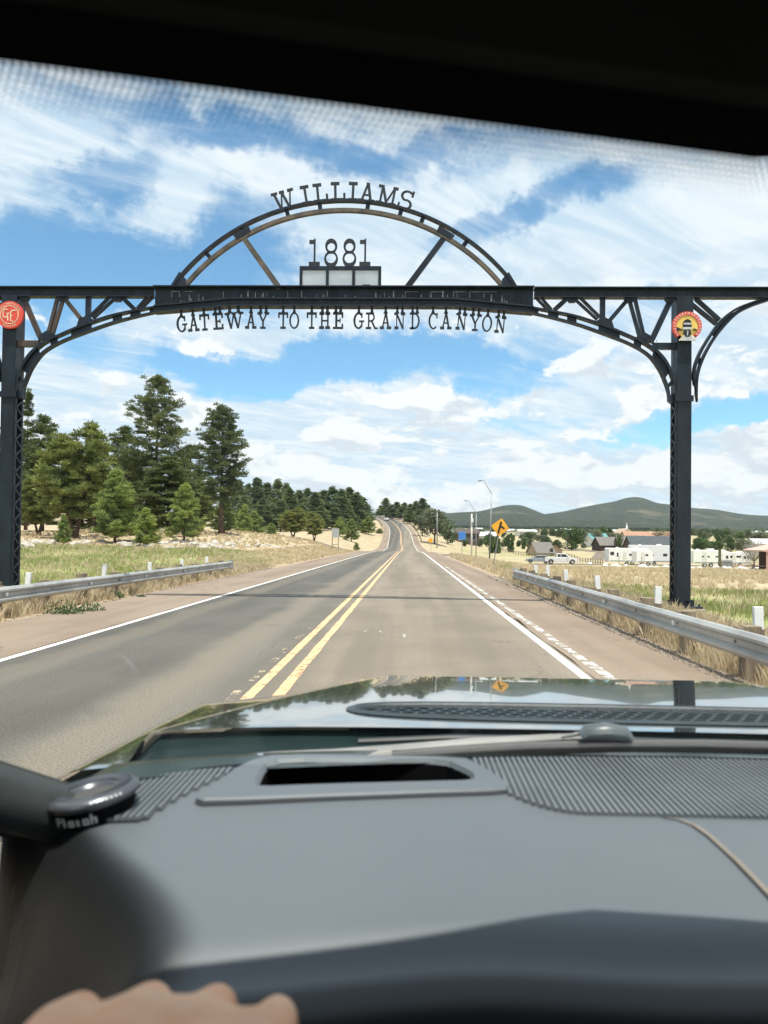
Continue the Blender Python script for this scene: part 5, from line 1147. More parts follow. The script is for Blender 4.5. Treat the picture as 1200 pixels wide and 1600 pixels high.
# gravel on the edges of the shoulders
np.random.seed(23); n = 9000
gx_ = np.concatenate([5.15+np.abs(np.random.normal(0, .22, n)), -5.5-np.abs(np.random.normal(0, .22, n//2))]); gy_ = np.concatenate([U_(4.5, 34, n), U_(9, 40, n//2)]); gs = U_(.006, .018, len(gx_))*np.clip(gy_/10, .8, 3); gz_ = np.maximum(H(gx_, gy_), np.where(np.abs(gx_) < 5.45, _t(RZ, gy_), -9))
cc = np.stack([gx_, gy_, gz_+gs*.3], -1); u = rdir(len(gx_))*gs[:, None]; v = np.cross(u, rdir(len(gx_))); v = v/np.linalg.norm(v, axis=1, keepdims=True)*gs[:, None]*.8; t_ = np.stack([0*gs, 0*gs, gs*.9], -1)
tag(fastmesh('gravel', np.concatenate([np.stack([cc-u, cc-v, cc+t_], 1), np.stack([cc-v, cc+u, cc+t_], 1), np.stack([cc+u, cc+v, cc+t_], 1), np.stack([cc+v, cc-u, cc+t_], 1)]).reshape(-1, 3), 3, mat('loose_gravel', (.42,.35,.28), .9, 0, (.22,.18,.15), 9, coords='World')), 'loose gravel along the outer edges of both shoulders', 'gravel', kind='stuff')
# low green weeds at the edge of the left shoulder
random.seed(4)
def weed(x, y, s, label, n=420, m=None):
    np.random.seed(int(abs(x*100)+y*10)); z = float(H(x, y)); p = rdir(n)*np.array([1.0, .75, .75])*s*U_(.2, 1, (n, 1)); p[:, 2] = np.abs(p[:, 2]); u = rdir(n)*.045*max(s*1.3, .5); v = np.cross(u, rdir(n)); v = v/np.linalg.norm(v, axis=1, keepdims=True)*.018
    o = fastmesh('weed', np.stack([p-u, p-v, p+u, p+v], 1).reshape(-1, 3), 4, m or M_weed); o.location = (x, y, z); tag(o, label, 'weed'); return o
for px, Y, s, lb in ((112, 14.9, .42, 'left part of the largest green weed patch at the edge of the left shoulder'), (150, 15.5, .36, 'right part of the largest green weed patch on the left shoulder'), (187, 19.2, .24, 'round green weed on the left shoulder, second from the camera'), (230, 19.4, .14, 'tiny flat weed on the paved left shoulder'), (273, 26.0, .24, 'small green weed under the left guardrail'), (307, 30.5, .28, 'green weed just before the end of the left guardrail')):
    p = at(px, 940, Y); weed(p.x-.15, Y, s*1.15, lb, 700)
p = gp(790, 42); weed(p.x, 42, .75, 'olive weeds at the foot of the leaning yellow sign', 500, M_green); p = gp(826, 24.5); weed(p.x, 24.5, .22, 'green weed under the end of the right guardrail')
# ================================================================ our own car, seen from inside
CX, CXC = CAM.x, CAM.x + .38            # eye, and middle of the car
M_carpaint = mat('dark_green_clearcoat', (0.235, 0.255, 0.245), 0.08, .85, (0.22, 0.24, 0.23), 2, coat=1.0)
M_dash = mat('grey_dash_plastic', (0.108, 0.122, 0.134), 0.48, 0, (0.096, 0.110, 0.122), 3, 4, .12, 900, spec=.45)
M_dashdk = mat('dark_dash_plastic', (0.035, 0.037, 0.040), 0.6, 0, bump=.1, bscale=600)
M_void = mat('black_recess', (0.006, 0.006, 0.007), .9, spec=.1)
M_liner = mat('black_headliner', (0.012, 0.012, 0.013), .95, spec=.05)
M_cowl = mat('cowl_plastic', (0.030, 0.042, 0.048), .45, 0, (.02,.028,.032), 12, 4, .1, 200)
M_wiper = mat('satin_wiper_metal', (0.25, 0.245, 0.235), .65, .1, (.20,.195,.185), 8, spec=.3)
M_cowlp = mat('dark_green_cowl', (0.012, 0.024, 0.024), .22, 0, (.009,.018,.019), 12, 4, .05, 120)
M_trimg = mat('pillar_trim', (0.030, 0.036, 0.035), .8, 0, (.022,.028,.027), 30, 3, .2, 500)
M_skin = mat('skin', (0.92, 0.54, 0.34), .5, 0, (0.86, 0.44, 0.25), 30, 4, .15, 250, spec=.4)
M_skin.node_tree.nodes['Principled BSDF'].inputs['Subsurface Weight'].default_value = .15; M_skin.node_tree.nodes['Principled BSDF'].inputs['Subsurface Radius'].default_value = (.01,.004,.002)
car = thing('own_car', (CXC, 1.0, 0), 'dark car whose dashboard, hood and wipers frame the road ahead', 'car')
def yr(X): return 1.155 - .06*((X-.38)/.95)**2      # rear edge of the hood (X from the eye)
def yw(X): return .99 - .20*((X-.38)/.95)**2                       # foot of the windscreen
def hoodz(X, Y):
    d = abs(X-.38); z = 1.236 - .062*max(0, (Y-1.12)/.83)**1.15
    f = max(0, Y-1.90); z -= 2.2*f*f
    sd_ = max(0, d-.50); z -= .11*sd_*sd_ + 5.0*max(0, d-.86)**2 + .45*max(0, d-.58)**2*float(sstep((Y-1.75)/.35))
    hb = min(.43 + max(0, 2.0-Y)*.42, .80) ; q = (hb-d)/.045; z += -.012 + .050*float(sstep(q+.2))*(1-float(sstep((Y-2.0)/.08))*.3)
    return z
def in_vent(X, Y, g=0.0):
    d = abs(X-.38); L = .475
    return d < L+g and abs(Y-1.305) < (.084+g)*math.sqrt(max(0, 1-(d/(L+g+.012))**6)) 
def in_poly(x, y, P):
    c = False; j = len(P)-1
    for i in range(len(P)):
        if (P[i][1] > y) != (P[j][1] > y) and x < (P[j][0]-P[i][0])*(y-P[i][1])/(P[j][1]-P[i][1])+P[i][0]: c = not c
        j = i
    return c
def sheet(us, vs, f, skip=None):
    mb = MB(); idx = {}
    for i, u in enumerate(us):
        for j, v in enumerate(vs): idx[i, j] = len(mb.v); mb.v.append(tuple(f(u, v)))
    for i in range(len(us)-1):
        for j in range(len(vs)-1):
            q = [mb.v[idx[a]] for a in ((i,j),(i+1,j),(i+1,j+1),(i,j+1))]
            if skip and skip(sum(p[0] for p in q)/4-CX, sum(p[1] for p in q)/4): continue
            mb.f.append((idx[i,j], idx[i+1,j], idx[i+1,j+1], idx[i,j+1]))
    return mb
us = np.linspace(-.569, 1.329, 170); vs = np.linspace(0, 1, 96)
def hf(u, v):
    Y = yr(u) + (2.16-yr(u))*v; return (CX+u, Y, hoodz(u, Y))
hood = sheet(us, vs, hf, lambda X, Y: in_vent(X, Y)).build('hood', M_carpaint, car, smooth=True, fix=False)
mb = MB()
for s in (-1, 1):   # fenders drop away at the sides, nose at the front
    X = .38+s*.9495; P = [[(CX+X+s*.012*k, yr(X)-.02+(2.16-yr(X)+.02)*t/20, hoodz(X, yr(X)+(2.16-yr(X))*t/20)-.0*k-(.02 if k else 0)-.16*max(k-1,0)) for t in range(21)] for k in range(4)]; mb.grid(P)
mb.grid([[(CX+u, 2.16+.03*k, hoodz(u, 2.16)-.12*k*k**.3) for u in np.linspace(-.569, 1.329, 30)] for k in range(4)])
mb.build('fender', M_carpaint, car, smooth=True, fix=False)
# vent: bezel, dark well and honeycomb mesh
N_ = 90; inn, out_ = [], []
for k in range(N_+1):
    a = 2*math.pi*k/N_; c, s = math.cos(a), math.sin(a); sx = math.copysign(abs(c)**.55, c); sy = math.copysign(abs(s)**.75, s)
    for L_, (ax, ay), dz in ((inn, (.466, .077), -.001), (out_, (.486, .092), .0015)):
        X, Y = .38+ax*sx, 1.305+ay*sy; L_.append((CX+X, Y, hoodz(X, Y)+dz))
mb = MB(); mb.grid([out_, [(a, b, c+.006) for a, b, c in [tuple((Vector(p)*.35+Vector(q)*.65)) for p, q in zip(out_, inn)]], inn, [(a, b, c-.03) for a, b, c in inn]]); vent = mb.build('hood_vent', M_cowl, car, smooth=True, fix=False)
mb = MB(); mb.grid([[(CX+X, 1.305+t*.10, hoodz(X, 1.305)-.034) for t in (-1, 1)] for X in np.linspace(-.10, .86, 20)]); mb.build('well', M_void, vent, origin=car.location, fix=False)
mb = MB(); a_, b_ = .0155, .026; rows = 6
for r_i in range(-4, 5):
    for c_i in range(-18, 19):
        X = .38 + c_i*a_*1.732 + (r_i % 2)*a_*.866; Y = 1.305 + r_i*b_*.9
        for k in range(3):
            an = R(90+60*k), R(150+60*k); p = (X+a_*math.cos(an[0]), Y+b_*.6*math.sin(an[0])); q = (X+a_*math.cos(an[1]), Y+b_*.6*math.sin(an[1]))
            if in_vent((p[0]+q[0])/2, (p[1]+q[1])/2, -.006): mb.bar((CX+p[0], p[1], hoodz(*p)-.008), (CX+q[0], q[1], hoodz(*q)-.008), .0048, .009)
mesh_ = mb.build('mesh', M_cowl, vent, origin=car.location, fix=False); mesh_['kind'] = 'stuff'
# cowl below the windscreen
mb = MB(); mb.grid([[(CX+X, yr(X)+.02-(yr(X)+.02-yw(X)+.03)*t, (hoodz(X, yr(X))-.010-.022*math.sin(math.pi*min(t*1.6,1))+.020*t)) for t in np.linspace(0, 1, 12)] for X in np.linspace(-.569, 1.329, 60)]); cowl = mb.build('cowl', M_cowlp, car, smooth=True, fix=False)
# windscreen
def yh(X):
    Xm = X if X < .38 else .76-X; return .349 + .236*min(Xm, .2) - .12*max(Xm-.2, 0)
ZH = 1.778
def wsp(u, v):
    Xb = u; Xt = .38+(u-.38)*.90; p0 = Vector((CX+Xb, yw(Xb)+.005, 1.258)); p1 = Vector((CX+Xt, yh(Xt)+.03, ZH+.01)); p = p0.lerp(p1, v); n = Vector((0, .6, .55)); return p + n*(.030*math.sin(math.pi*v))
gm = bpy.data.materials.new('windscreen_glass'); gm.use_nodes = True; g = NG(gm.node_tree)
fz_ = g.n('ShaderNodeFresnel', None, IOR=1.22).outputs[0]
g.n('ShaderNodeOutputMaterial', None, Surface=g.n('ShaderNodeMixShader', None, _0=g.m('MULTIPLY', fz_, 1.0), _1=g.n('ShaderNodeBsdfTransparent', None, Color=(.93,.95,.94,1)), _2=g.n('ShaderNodeBsdfGlossy', None, Roughness=0.0, Color=(1,1,1,1))))
ws_ = sheet(np.linspace(-.565, 1.325, 60), np.linspace(0, 1, 24), wsp).build('windscreen', gm, car, smooth=True, fix=False)
def glass_pt(X, dist):
    "a point on the glass near its top edge, dist metres below the header"
    p = wsp(X, 1.0); q = wsp(X, .9); d = (q-p).normalized(); return p + d*dist
mb = MB(); mb.grid([[glass_pt(X, d)-Vector((0,.0015,.0015)) for d in (-.02, .0, .006)] for X in np.linspace(-.565, 1.325, 80)]); mb.build('ceramic_band', M_void, ws_, origin=car.location, fix=False)
mb = MB()
for r_i in range(7):
    rad = .00150*(1-r_i*.12); 
    for k in range(-125, 215):
        X = (k+.5*(r_i % 2))*.0042
        if X < -.42 or X > .62: continue
        c = glass_pt(X, .0075+r_i*.0033)-Vector((0,.0016,.0016)); d = (glass_pt(X, .04)-glass_pt(X, .01)).normalized(); e = Vector((1,0,0))
        mb.add([c + e*rad*math.cos(a)+d*rad*math.sin(a) for a in (0,1.047,2.094,3.1416,4.189,5.236)], [(0,1,2,3,4,5)])
mb.build('ceramic_dots', M_void, ws_, origin=car.location, fix=False)['kind'] = 'stuff'
# roof, header and pillars
mb = MB(); 
for k, Z in ((0, 0), (1, .075)):
    pass
Xs = np.linspace(-.565, 1.325, 60); rows = []
for t, z in ((0, ZH+.07), (0, ZH+.012), (.02, ZH), (.12, ZH+.006), (1, ZH+.02)):
    rows.append([(CX+X, (yh(X))*(1-t) + (-1.3)*t + (.035 if z > ZH+.05 else 0), z) for X in Xs])
rows.append([(CX+X, -1.32, ZH+.08) for X in Xs]); rows.append([(CX+X, yh(X)+.035, ZH+.072) for X in Xs])
mb.grid(rows); mb.build('roof', M_liner, car, fix=False)
def sweep(mb, pts, ws, hs, n=8):
    pts = [Vector(p) for p in pts]; P = []
    for i, p in enumerate(pts):
        a = (pts[min(i+1, len(pts)-1)]-pts[max(i-1, 0)]).normalized(); r = a.cross(Vector((0,0,1))).normalized(); u = r.cross(a)
        P.append([p + r*ws[i]/2*math.copysign(abs(math.cos(t))**.6, math.cos(t)) + u*hs[i]/2*math.copysign(abs(math.sin(t))**.6, math.sin(t)) for t in [2*math.pi*k/n for k in range(n+1)]])
    mb.grid(P)
for s in (-1, 1):
    def mx_(X): return CX + (X if s < 0 else .76-X)
    mb = MB(); sweep(mb, [(mx_(-.335), .84, 1.235), (mx_(-.385), .785, 1.270), (mx_(-.44), .720, 1.312), (mx_(-.51), .60, 1.415), (mx_(-.56), .46, 1.60), (mx_(-.565), .30, 1.80)], [.11,.12,.12,.11,.09,.09], [.045,.055,.062,.065,.06,.05], 12)
    pl2 = mb.build('pillar', M_trimg, car, smooth=True, fix=False)
    mb = MB(); sweep(mb, [(mx_(-.29), .885, 1.252), (mx_(-.365), .825, 1.272), (mx_(-.44), .765, 1.322), (mx_(-.52), .66, 1.43), (mx_(-.57), .50, 1.64), (mx_(-.57), .36, 1.80)], [.018]*6, [.014]*6, 8); mb.build('seal', M_black, pl2, origin=car.location, smooth=True, fix=False)
    mb = MB(); mb.box((mx_(-.575), -.15, .99), (.06, 1.75, .60)); mb.build('door_panel', M_liner, car, bevel=.02)
    mb = MB(); mb.box((mx_(-.575), -.15, 1.300), (.075, 1.75, .03)); mb.build('door_sill', M_liner, car, bevel=.01)
    mb = MB(); mb.prism([(.36, 1.28), (.86, 1.18), (.80, 1.30), (.66, 1.40), (.44, 1.44)], mx_(-.585), mx_(-.545), axis='X'); mb.build('sail_panel', M_liner, car)

# dashboard
ZD = 1.281
HUD_O = [(-.222,.782),(-.218,.80),(-.205,.88),(-.192,.915),(-.172,.938),(-.14,.945),(-.05,.948),(.05,.949),(.078,.945),(.10,.90),(.114,.862),(.118,.846),(.112,.832),(.095,.826),(.03,.816),(-.08,.797),(-.17,.780),(-.212,.774)]
HUD_I = [(-.166,.822),(-.171,.838),(-.173,.875),(-.172,.905),(-.160,.922),(-.13,.930),(-.05,.935),(.035,.936),(.055,.930),(.072,.903),(.080,.886),(.081,.876),(.079,.862),(.066,.857),(.02,.850),(-.06,.838),(-.12,.828),(-.150,.822)]
def yfront(X): return .510 - .05*float(sstep((.08-X)/.35)) - .012*math.cos((X-.2)*9)*float(sstep((X)/.2))
def df(u, v):
    yb = yw(u)-.012; yf = yfront(u)+.02
    if v < .8:
        t = v/.8; Y = yb+(yf-yb)*t; z = ZD - .004*t*t - .010*float(sstep((-.20-u)/.2)) - .016*float(sstep((yf+.05-Y)/.05))**1.6
    else:
        t = (v-.8)/.2; Y = yf - .055*math.sin(min(t*2.2,1.45)) - .02*t; z = ZD-.020 - .010*float(sstep((-.20-u)/.2)) - .06*(1-math.cos(min(t*2.2,1.45))) - .20*max(0, t-.25)
    z += .006*math.sin((u-.1)*5)*float(sstep((.80-Y)/.15))
    x0 = -.375 + .215*float(sstep((.86-Y)/.36)); e = max(0, x0-u); z -= min(3.6*e-.06, 22*e*e) if e > .08 else 22*e*e*float(sstep((.80-Y)/.10))
    return (CX+u, Y, z)
us = np.linspace(-.545, 1.305, 230); vs = np.concatenate([np.linspace(0, .8, 70), np.linspace(.8, 1, 24)[1:]])
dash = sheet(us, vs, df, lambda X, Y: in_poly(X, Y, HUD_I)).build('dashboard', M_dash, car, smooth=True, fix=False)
# shade painted into colour at the left and towards the seats, masked by painted_shade
at_ = dash.data.attributes.new('painted_shade', 'FLOAT', 'POINT'); vals = []
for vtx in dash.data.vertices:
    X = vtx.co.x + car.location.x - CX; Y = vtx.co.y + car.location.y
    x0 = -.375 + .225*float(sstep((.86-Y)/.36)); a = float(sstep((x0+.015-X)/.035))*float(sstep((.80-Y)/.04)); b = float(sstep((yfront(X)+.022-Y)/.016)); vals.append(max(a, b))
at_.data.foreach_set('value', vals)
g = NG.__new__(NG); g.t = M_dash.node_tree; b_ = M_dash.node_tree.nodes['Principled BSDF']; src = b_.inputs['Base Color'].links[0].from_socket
M_dash.node_tree.links.new(g.mix(g.n('ShaderNodeAttribute', dict(attribute_name='painted_shade')).outputs['Fac'], src, (.011, .0115, .013)), b_.inputs['Base Color'])
def closed(P): return P+[P[0]]
o3 = [(CX+a, b, ZD-.001) for a, b in closed(HUD_O)]; o2 = [(CX+a*.985-.0008, .862+(b-.862)*.96, ZD+.0062) for a, b in closed(HUD_O)]; i2 = [(CX+a, b, ZD+.0055) for a, b in closed(HUD_I)]; i3 = [(CX+a*.97, .885+(b-.885)*.93, ZD+.000) for a, b in closed(HUD_I)]; i4 = [(p[0], p[1], ZD-.07) for p in i3]
mb = MB(); mb.grid([o3, [(p[0], p[1], ZD+.004) for p in o3], o2, i2, i3]); bez = mb.build('projector_surround', M_dash, dash, origin=car.location, fix=False)
mb = MB(); mb.grid([i3, i4]); b0 = len(mb.v); mb.v += [p for p in i4[:-1]]; mb.f.append(tuple(range(b0, b0+len(i4)-1))); mb.build('projector_well', M_void, dash, origin=car.location, fix=False)
mb = MB(); oo = [Vector((CX+a*1.006+.0003, .862+(b-.862)*1.035, ZD+.0004)) for a, b in closed(HUD_O)]; mb.grid([oo, [Vector((CX+a, .862+(b-.862)*.99, ZD+.0006)) for a, b in closed(HUD_O)]]); mb.build('shadow_gap', M_dashdk, dash, origin=car.location, fix=False)
M_ribgap = mat('rib_groove', (0.085,0.093,0.10), .7)
# ribbed demister zones
mb = MB(); mp = MB()
X = .088
while X < 1.22:
    yb = .772 if X > .19 else .772 + (.945-.772)*(1-math.sqrt(max(0, 1-((.19-X)/.104)**2))); yt = yw(X)-.016
    n_ = 6; 
    for k in range(n_):
        y0, y1 = yb+(yt-yb)*k/n_, yb+(yt-yb)*(k+1)/n_; mb.bar((CX+X, y0, ZD+.0012), (CX+X, y1+.0003, ZD+.0012), .0038, .0040)
    mp.add([(CX+X-.0036, yb, ZD+.0004), (CX+X+.0036, yb, ZD+.0004), (CX+X+.0036, yt, ZD+.0004), (CX+X-.0036, yt, ZD+.0004)], [(0,1,2,3)]); X += .0070
X = -.345
while X < -.19:
    yb = .735 if X < -.262 else .735 + (.93-.735)*((X+.262)/.075)**.9; yt = yw(X)-.018; zz = ZD - .010*float(sstep((-.20-X)/.2))
    if yt > yb+.01:
        mb.bar((CX+X, yb, zz+.0012), (CX+X, yt, zz+.0012), .0038, .0040); mp.add([(CX+X-.0036, yb, zz+.0004), (CX+X+.0036, yb, zz+.0004), (CX+X+.0036, yt, zz+.0004), (CX+X-.0036, yt, zz+.0004)], [(0,1,2,3)])
    X += .0070
mb.build('rib', mat('rib_plastic', (0.13, 0.145, 0.158), .5, 0, spec=.4), dash, origin=car.location, fix=False)['kind'] = 'stuff'; mp.build('groove_floor', M_ribgap, dash, origin=car.location, fix=False)['kind'] = 'stuff'
# airbag seam on the passenger side
mb = MB(); sp_ = [(.262,.768),(.276,.762),(.284,.748),(.287,.72),(.287,.66),(.286,.60),(.284,.565),(.283,.545)]
def dz(X, Y): return ZD - .004*min(1, ((yw(X)-.012-Y)/(yw(X)-.012-yfront(X))))**2 - .016*float(sstep((yfront(X)+.07-Y)/.05))**1.6 + .006*math.sin((X-.1)*5)*float(sstep((.80-Y)/.15))
def seam(off, w_, m, nm, zo):
    mb = MB(); mb.grid([[(CX+a+off-w_/2, b, dz(a, b)+zo) for a, b in sp_], [(CX+a+off, b, dz(a, b)+zo+.0006) for a, b in sp_], [(CX+a+off+w_/2, b, dz(a, b)+zo) for a, b in sp_]]); mb.build(nm, m, dash, origin=car.location, fix=False)
seam(0, .0022, M_void, 'airbag_seam', .0006); seam(.0042, .0050, mat('tan_seam_highlight', (.24,.20,.165), .6), 'airbag_seam_highlight', .0004)  # tan strip beside the seam is a painted highlight
# body of the dashboard below, on the side away from the light
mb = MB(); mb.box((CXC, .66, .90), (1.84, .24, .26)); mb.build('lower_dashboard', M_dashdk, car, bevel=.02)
mb = MB(); mb.box((CXC, -1.36, 1.15), (1.9, .05, 1.25)); mb.build('unseen_rear_wall', M_liner, car)  # unseen cabin shell, floor and seats added to keep out light from behind
mb = MB(); mb.box((CXC, -.3, .50), (1.9, 2.1, .05)); mb.build('unseen_floor', M_liner, car)
for sx in (CX, CXC+.38):
    mb = MB(); mb.box((sx, -.28, .78), (.50, .52, .16)); mb.box((sx, -.52, 1.12), (.48, .13, .62)); mb.box((sx, -.53, 1.53), (.24, .09, .17)); mb.build('seat', M_dashdk, car, bevel=.03)
# gear on the dash: defroster corner trim
mb = MB(); mb.grid([[(CX-.50+.17*t, .66+.09*t+.06*s_, 1.262+.012*s_+.004*math.sin(t*3)) for t in np.linspace(0, 1, 10)] for s_ in (0, .5, 1)]); mb.build('corner_trim', M_dashdk, car, smooth=True, fix=False)

# wipers
def P3(px, py, Y): return at(px, py, Y)
wp = [(228,1219,.93),(290,1208,.955),(345,1199,.975),(392,1191,.99),(430,1187,1.0),(520,1181,1.01),(620,1172,1.025),(740,1160,1.04),(860,1153,1.05),(945,1150,1.055)]
mb = MB(); sweep(mb, [P3(*q) for q in wp[:4]], [.022,.030,.036,.040], [.008,.012,.014,.015], 10); wa = mb.build('wiper_arm', M_wiper, car, smooth=True, fix=False)
mb = MB(); sweep(mb, [P3(*q) for q in wp[3:]], [.046,.044,.036,.030,.024,.020,.016], [.017,.016,.014,.012,.010,.009,.008], 10); mb.build('arm_link', M_wiper, wa, origin=car.location, smooth=True, fix=False)
mb = MB(); c = P3(407, 1183, .975); mb.lathe([(0,.006),(.005,.005),(.006,0)], c, 12, Matrix.Rotation(R(60), 3, 'X')); mb.build('hinge_pin', M_chrome, wa, origin=car.location, smooth=True)
mb = MB(); sweep(mb, [P3(*q) for q in ((568,1187,.975),(600,1184,.98),(700,1176,.99),(820,1169,1.0),(960,1165,1.005),(1100,1165,1.0),(1240,1169,.99))], [.010]*7, [.016,.017,.018,.018,.018,.018,.018], 8); wb = mb.build('wiper_blade', M_trim, car, smooth=True, fix=False)
mb = MB(); sweep(mb, [P3(575,1184,.972), P3(592,1181,.974), P3(612,1180,.976)], [.006,.010,.010], [.008,.015,.016], 8); mb.build('blade_end_cap', M_wiper, wb, origin=car.location, smooth=True, fix=False)
mb = MB(); a = P3(948,1147,1.0); sweep(mb, [a+Vector((-.034,0,-.004)), a+Vector((-.026,0,.002)), a+Vector((0,0,.004)), a+Vector((.024,0,.001)), a+Vector((.031,0,-.006))], [.022,.028,.030,.028,.022], [.010,.019,.021,.019,.010], 10); mb.build('blade_clip', mat('grey_clip_plastic', (.07,.085,.09), .35), wb, origin=car.location, smooth=True, fix=False)
mb = MB(); sweep(mb, [P3(880,1151,1.03), P3(905,1146,1.01), P3(925,1143,1.0)], [.010,.014,.016], [.004,.006,.006], 6); mb.build('blade_hook', M_wiper, wb, origin=car.location, smooth=True, fix=False)
wq = [(560,1158,1.075),(700,1152,1.08),(900,1153,1.085),(1100,1160,1.075),(1260,1170,1.06)]
mb = MB(); sweep(mb, [P3(*q) for q in wq], [.012]*5, [.007]*5, 8); wb2 = mb.build('wiper_arm', M_trim, car, smooth=True, fix=False)
# steering wheel under the hand
wc = Vector((CX-.125, .300, 1.105)); tilt = R(-20)
mb = MB(); n = 48; A = Matrix.Rotation(R(90)+tilt, 3, 'X'); P = []
for k in range(n+1):
    a = 2*math.pi*k/n; row = []
    for j in range(11):
        b = 2*math.pi*j/10; r_ = .186+.0145*math.cos(b); row.append(wc + A @ Vector((r_*math.cos(a), r_*math.sin(a), .0145*math.sin(b))))
    P.append(row)
mb.grid(P); whl = mb.build('steering_wheel', M_dashdk, car, smooth=True, fix=False)
mb = MB(); mb.lathe([(0,-.02),(.06,-.02),(.075,0),(.06,.03),(0,.035)], wc, 20, A)
for a in (0, 180, 270): mb.bar(wc + A @ Vector((math.cos(R(a))*.05, math.sin(R(a))*.05, 0)), wc + A @ Vector((math.cos(R(a))*.18, math.sin(R(a))*.18, 0)), .03, .015)
mb.build('hub', M_dashdk, whl, origin=car.location, smooth=False)

mb = MB(); sweep(mb, [(CX+X, yw(X)-.004, ZD-.002-.010*float(sstep((-.20-X)/.2))) for X in np.linspace(-.36, 1.12, 30)], [.012]*30, [.006]*30, 6); mb.build('lower_seal', M_void, ws_, origin=car.location, smooth=True, fix=False)
# the round tin-like gadget on the dash
pc = Vector((CX-.322, .765, ZD-.009)); T_ = Matrix.Rotation(R(-9), 3, 'Y') @ Matrix.Rotation(R(1), 3, 'X')
puck = thing('air_freshener', pc, 'round black gadget with ribbed grey ring and white lettering, left corner of the dashboard', 'air freshener')
mb = MB(); mb.lathe([(0,0),(.036,0),(.040,.004),(.043,.016),(.045,.019)], pc, 40, T_); mb.build('base', M_void, puck, smooth=True)
mb = MB(); mb.lathe([(.045,.017),(.0475,.020),(.0475,.0235),(.043,.0275),(.036,.0285),(.030,.0275),(.0245,.0235),(.0225,.020)], pc, 56, T_); mb.build('ring', mat('gunmetal_ring', (.13,.135,.15), .3, .6), puck, smooth=True)
mb = MB(); mb.lathe([(0,.0215),(.0228,.0215)], pc, 40, T_); mb.build('face', mat('grey_felt', (.075,.073,.068), .8), puck)
mb = MB()
for k in range(60):
    a = 2*math.pi*k/60; mb.bar(pc + T_ @ Vector((.0275*math.cos(a), .0275*math.sin(a), .0268)), pc + T_ @ Vector((.0395*math.cos(a+.10), .0395*math.sin(a+.10), .0286)), .0011, .0014)
mb.build('ring_flutes', MATS['gunmetal_ring'], puck)['kind'] = 'stuff'
mb = MB(); e_ = 0
def cyl(a, h): r_ = .0405+h*.18; return pc + T_ @ Vector((r_*math.cos(a), r_*math.sin(a), h))
glyphs = {'P': [(0,0,.3,1),(.3,.8,.9,1),(.3,.4,.9,.6),(.7,.5,1,.9)], 'l': [(.2,0,.6,1)], 'i': [(.2,0,.6,.7)], 'a': [(0,0,.35,.65),(.3,.5,.8,.7),(.3,0,.8,.2),(.6,0,.95,.7)], 'o': [(0,0,.3,.7),(.6,0,.9,.7),(.2,0,.7,.2),(.2,.52,.7,.7)], 'h': [(0,0,.3,1.1),(.2,.5,.9,.7),(.6,0,.9,.6)]}
def put_txt(s_, a0, w_, z0, h):
    a = a0
    for ch in s_:
        for (x0, y0, x1, y1) in glyphs[ch]:
            q = [cyl(a+x*w_, z0+y*h) for x, y in ((x0,y0),(x1,y0),(x1,y1),(x0,y1))]; n = (q[1]-q[0]).cross(q[3]-q[0]).normalized(); cen = T_ @ Vector((math.cos(a), math.sin(a), 0))
            if n.dot(cen) < 0: n = -n
            mb.add([p + n*.0006 for p in q], [(0,1,2,3)])
        a += w_*1.12
put_txt('Plaioh', R(238), R(9.0), .0035, .0095)
mb.build('white_lettering', M_white, puck, fix=False)
mb = MB()
put = None
for k in range(7): a = R(292+k*6); q = pc + T_ @ Vector((.0462*math.cos(a), .0462*math.sin(a), .0256)); mb.bar(q, q + T_ @ Vector((.0017*math.cos(a), .0017*math.sin(a), -.0012)), .0018, .0006)
mb.build('rim_mark', M_white, puck, fix=False)['kind'] = 'stuff'

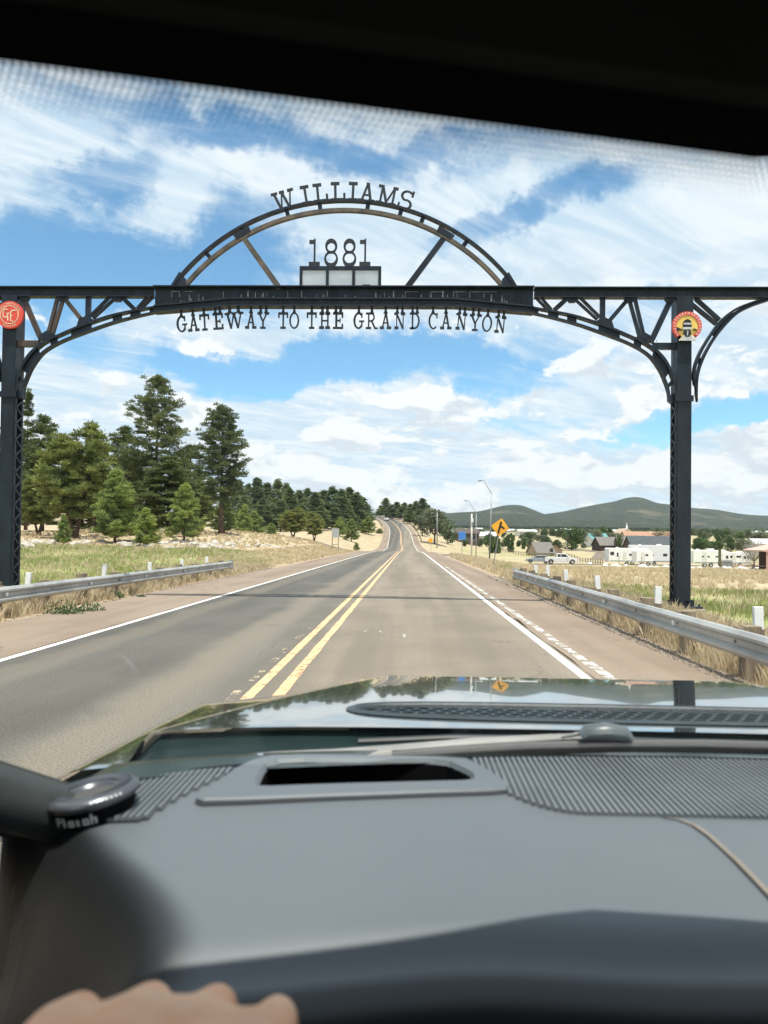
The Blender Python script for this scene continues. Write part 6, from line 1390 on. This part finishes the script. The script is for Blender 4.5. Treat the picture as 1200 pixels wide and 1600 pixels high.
# the hand on the wheel
hand = thing('person', (CX-.12, .33, 1.33), 'bare hand closed over the top of the steering wheel at the bottom edge', 'person')
def H3(x, y, z): return Vector((CX-.104+(x+.118)*1.38, y, z-.010))
mb = MB()
def limb(pts, rs, n=16):
    rs = [r*1.08 for r in rs]
    mb.tube([H3(*p) for p in pts], rs, n)
    for p, r in zip(pts, rs):
        c = H3(*p); mb.lathe([(0,-r)]+[(r*math.cos(a), r*math.sin(a)) for a in (-1.1,-.6,0,.6,1.1)]+[(0,r)], c, 14)
limb([(-.33,-.05,1.11),(-.285,.08,1.20),(-.235,.18,1.272),(-.190,.25,1.306),(-.160,.285,1.318)], [.043,.037,.028,.026,.027])
limb([(-.172,.275,1.315),(-.160,.315,1.326),(-.156,.345,1.328)], [.026,.026,.021]); limb([(-.150,.275,1.314),(-.135,.315,1.331),(-.130,.350,1.331)], [.025,.029,.022]); limb([(-.135,.280,1.312),(-.108,.315,1.326),(-.104,.345,1.329)], [.024,.027,.021])
for x, y1, y2, r in ((-.163,.350,.380,.0115),(-.139,.356,.389,.0122),(-.114,.356,.389,.0120),(-.090,.350,.383,.0112)):
    limb([(x, y1-.04, 1.328), (x, y1, 1.334), (x+.001, y2, 1.326), (x+.002, y2+.012, 1.302), (x+.003, y2-.008, 1.286)], [r*1.2, r*1.25, r, r*.9, r*.78], 12)
limb([(-.115,.300,1.318),(-.088,.322,1.328),(-.064,.334,1.333),(-.044,.342,1.325),(-.034,.350,1.313)], [.024,.020,.0165,.0135,.010], 14)
ho = mb.build('hand', M_skin, hand, smooth=True)
rm = ho.modifiers.new('remesh', 'REMESH'); rm.mode = 'VOXEL'; rm.voxel_size = .0028; rm.use_smooth_shade = True
sm = ho.modifiers.new('smooth', 'SMOOTH'); sm.factor = .8; sm.iterations = 45
mb = MB()
for x, y in ((-.160,.403),(-.136,.412),(-.111,.412),(-.087,.405)):
    c = H3(x, y-.004, 1.296); mb.lathe([(0,.0012),(.004,.0010),(.0055,0)], c, 10, Matrix.Rotation(R(-75), 3, 'X'))
mb.build('fingernail', mat('nail', (.8,.55,.46), .3), hand)['kind'] = 'stuff'
# ================================================================ air
mb = MB(); mb.box((1500, 3500, 400), (16000, 12000, 812)); hm = bpy.data.materials.new('thin_haze'); hm.use_nodes = True; g = NG(hm.node_tree)
g.n('ShaderNodeOutputMaterial', None, Volume=g.n('ShaderNodeVolumePrincipled', None, Color=(.80,.87,.95,1), Density=4.0e-5, Anisotropy=.0))
hz_ = mb.build('haze', hm); hz_['kind'] = 'stuff'
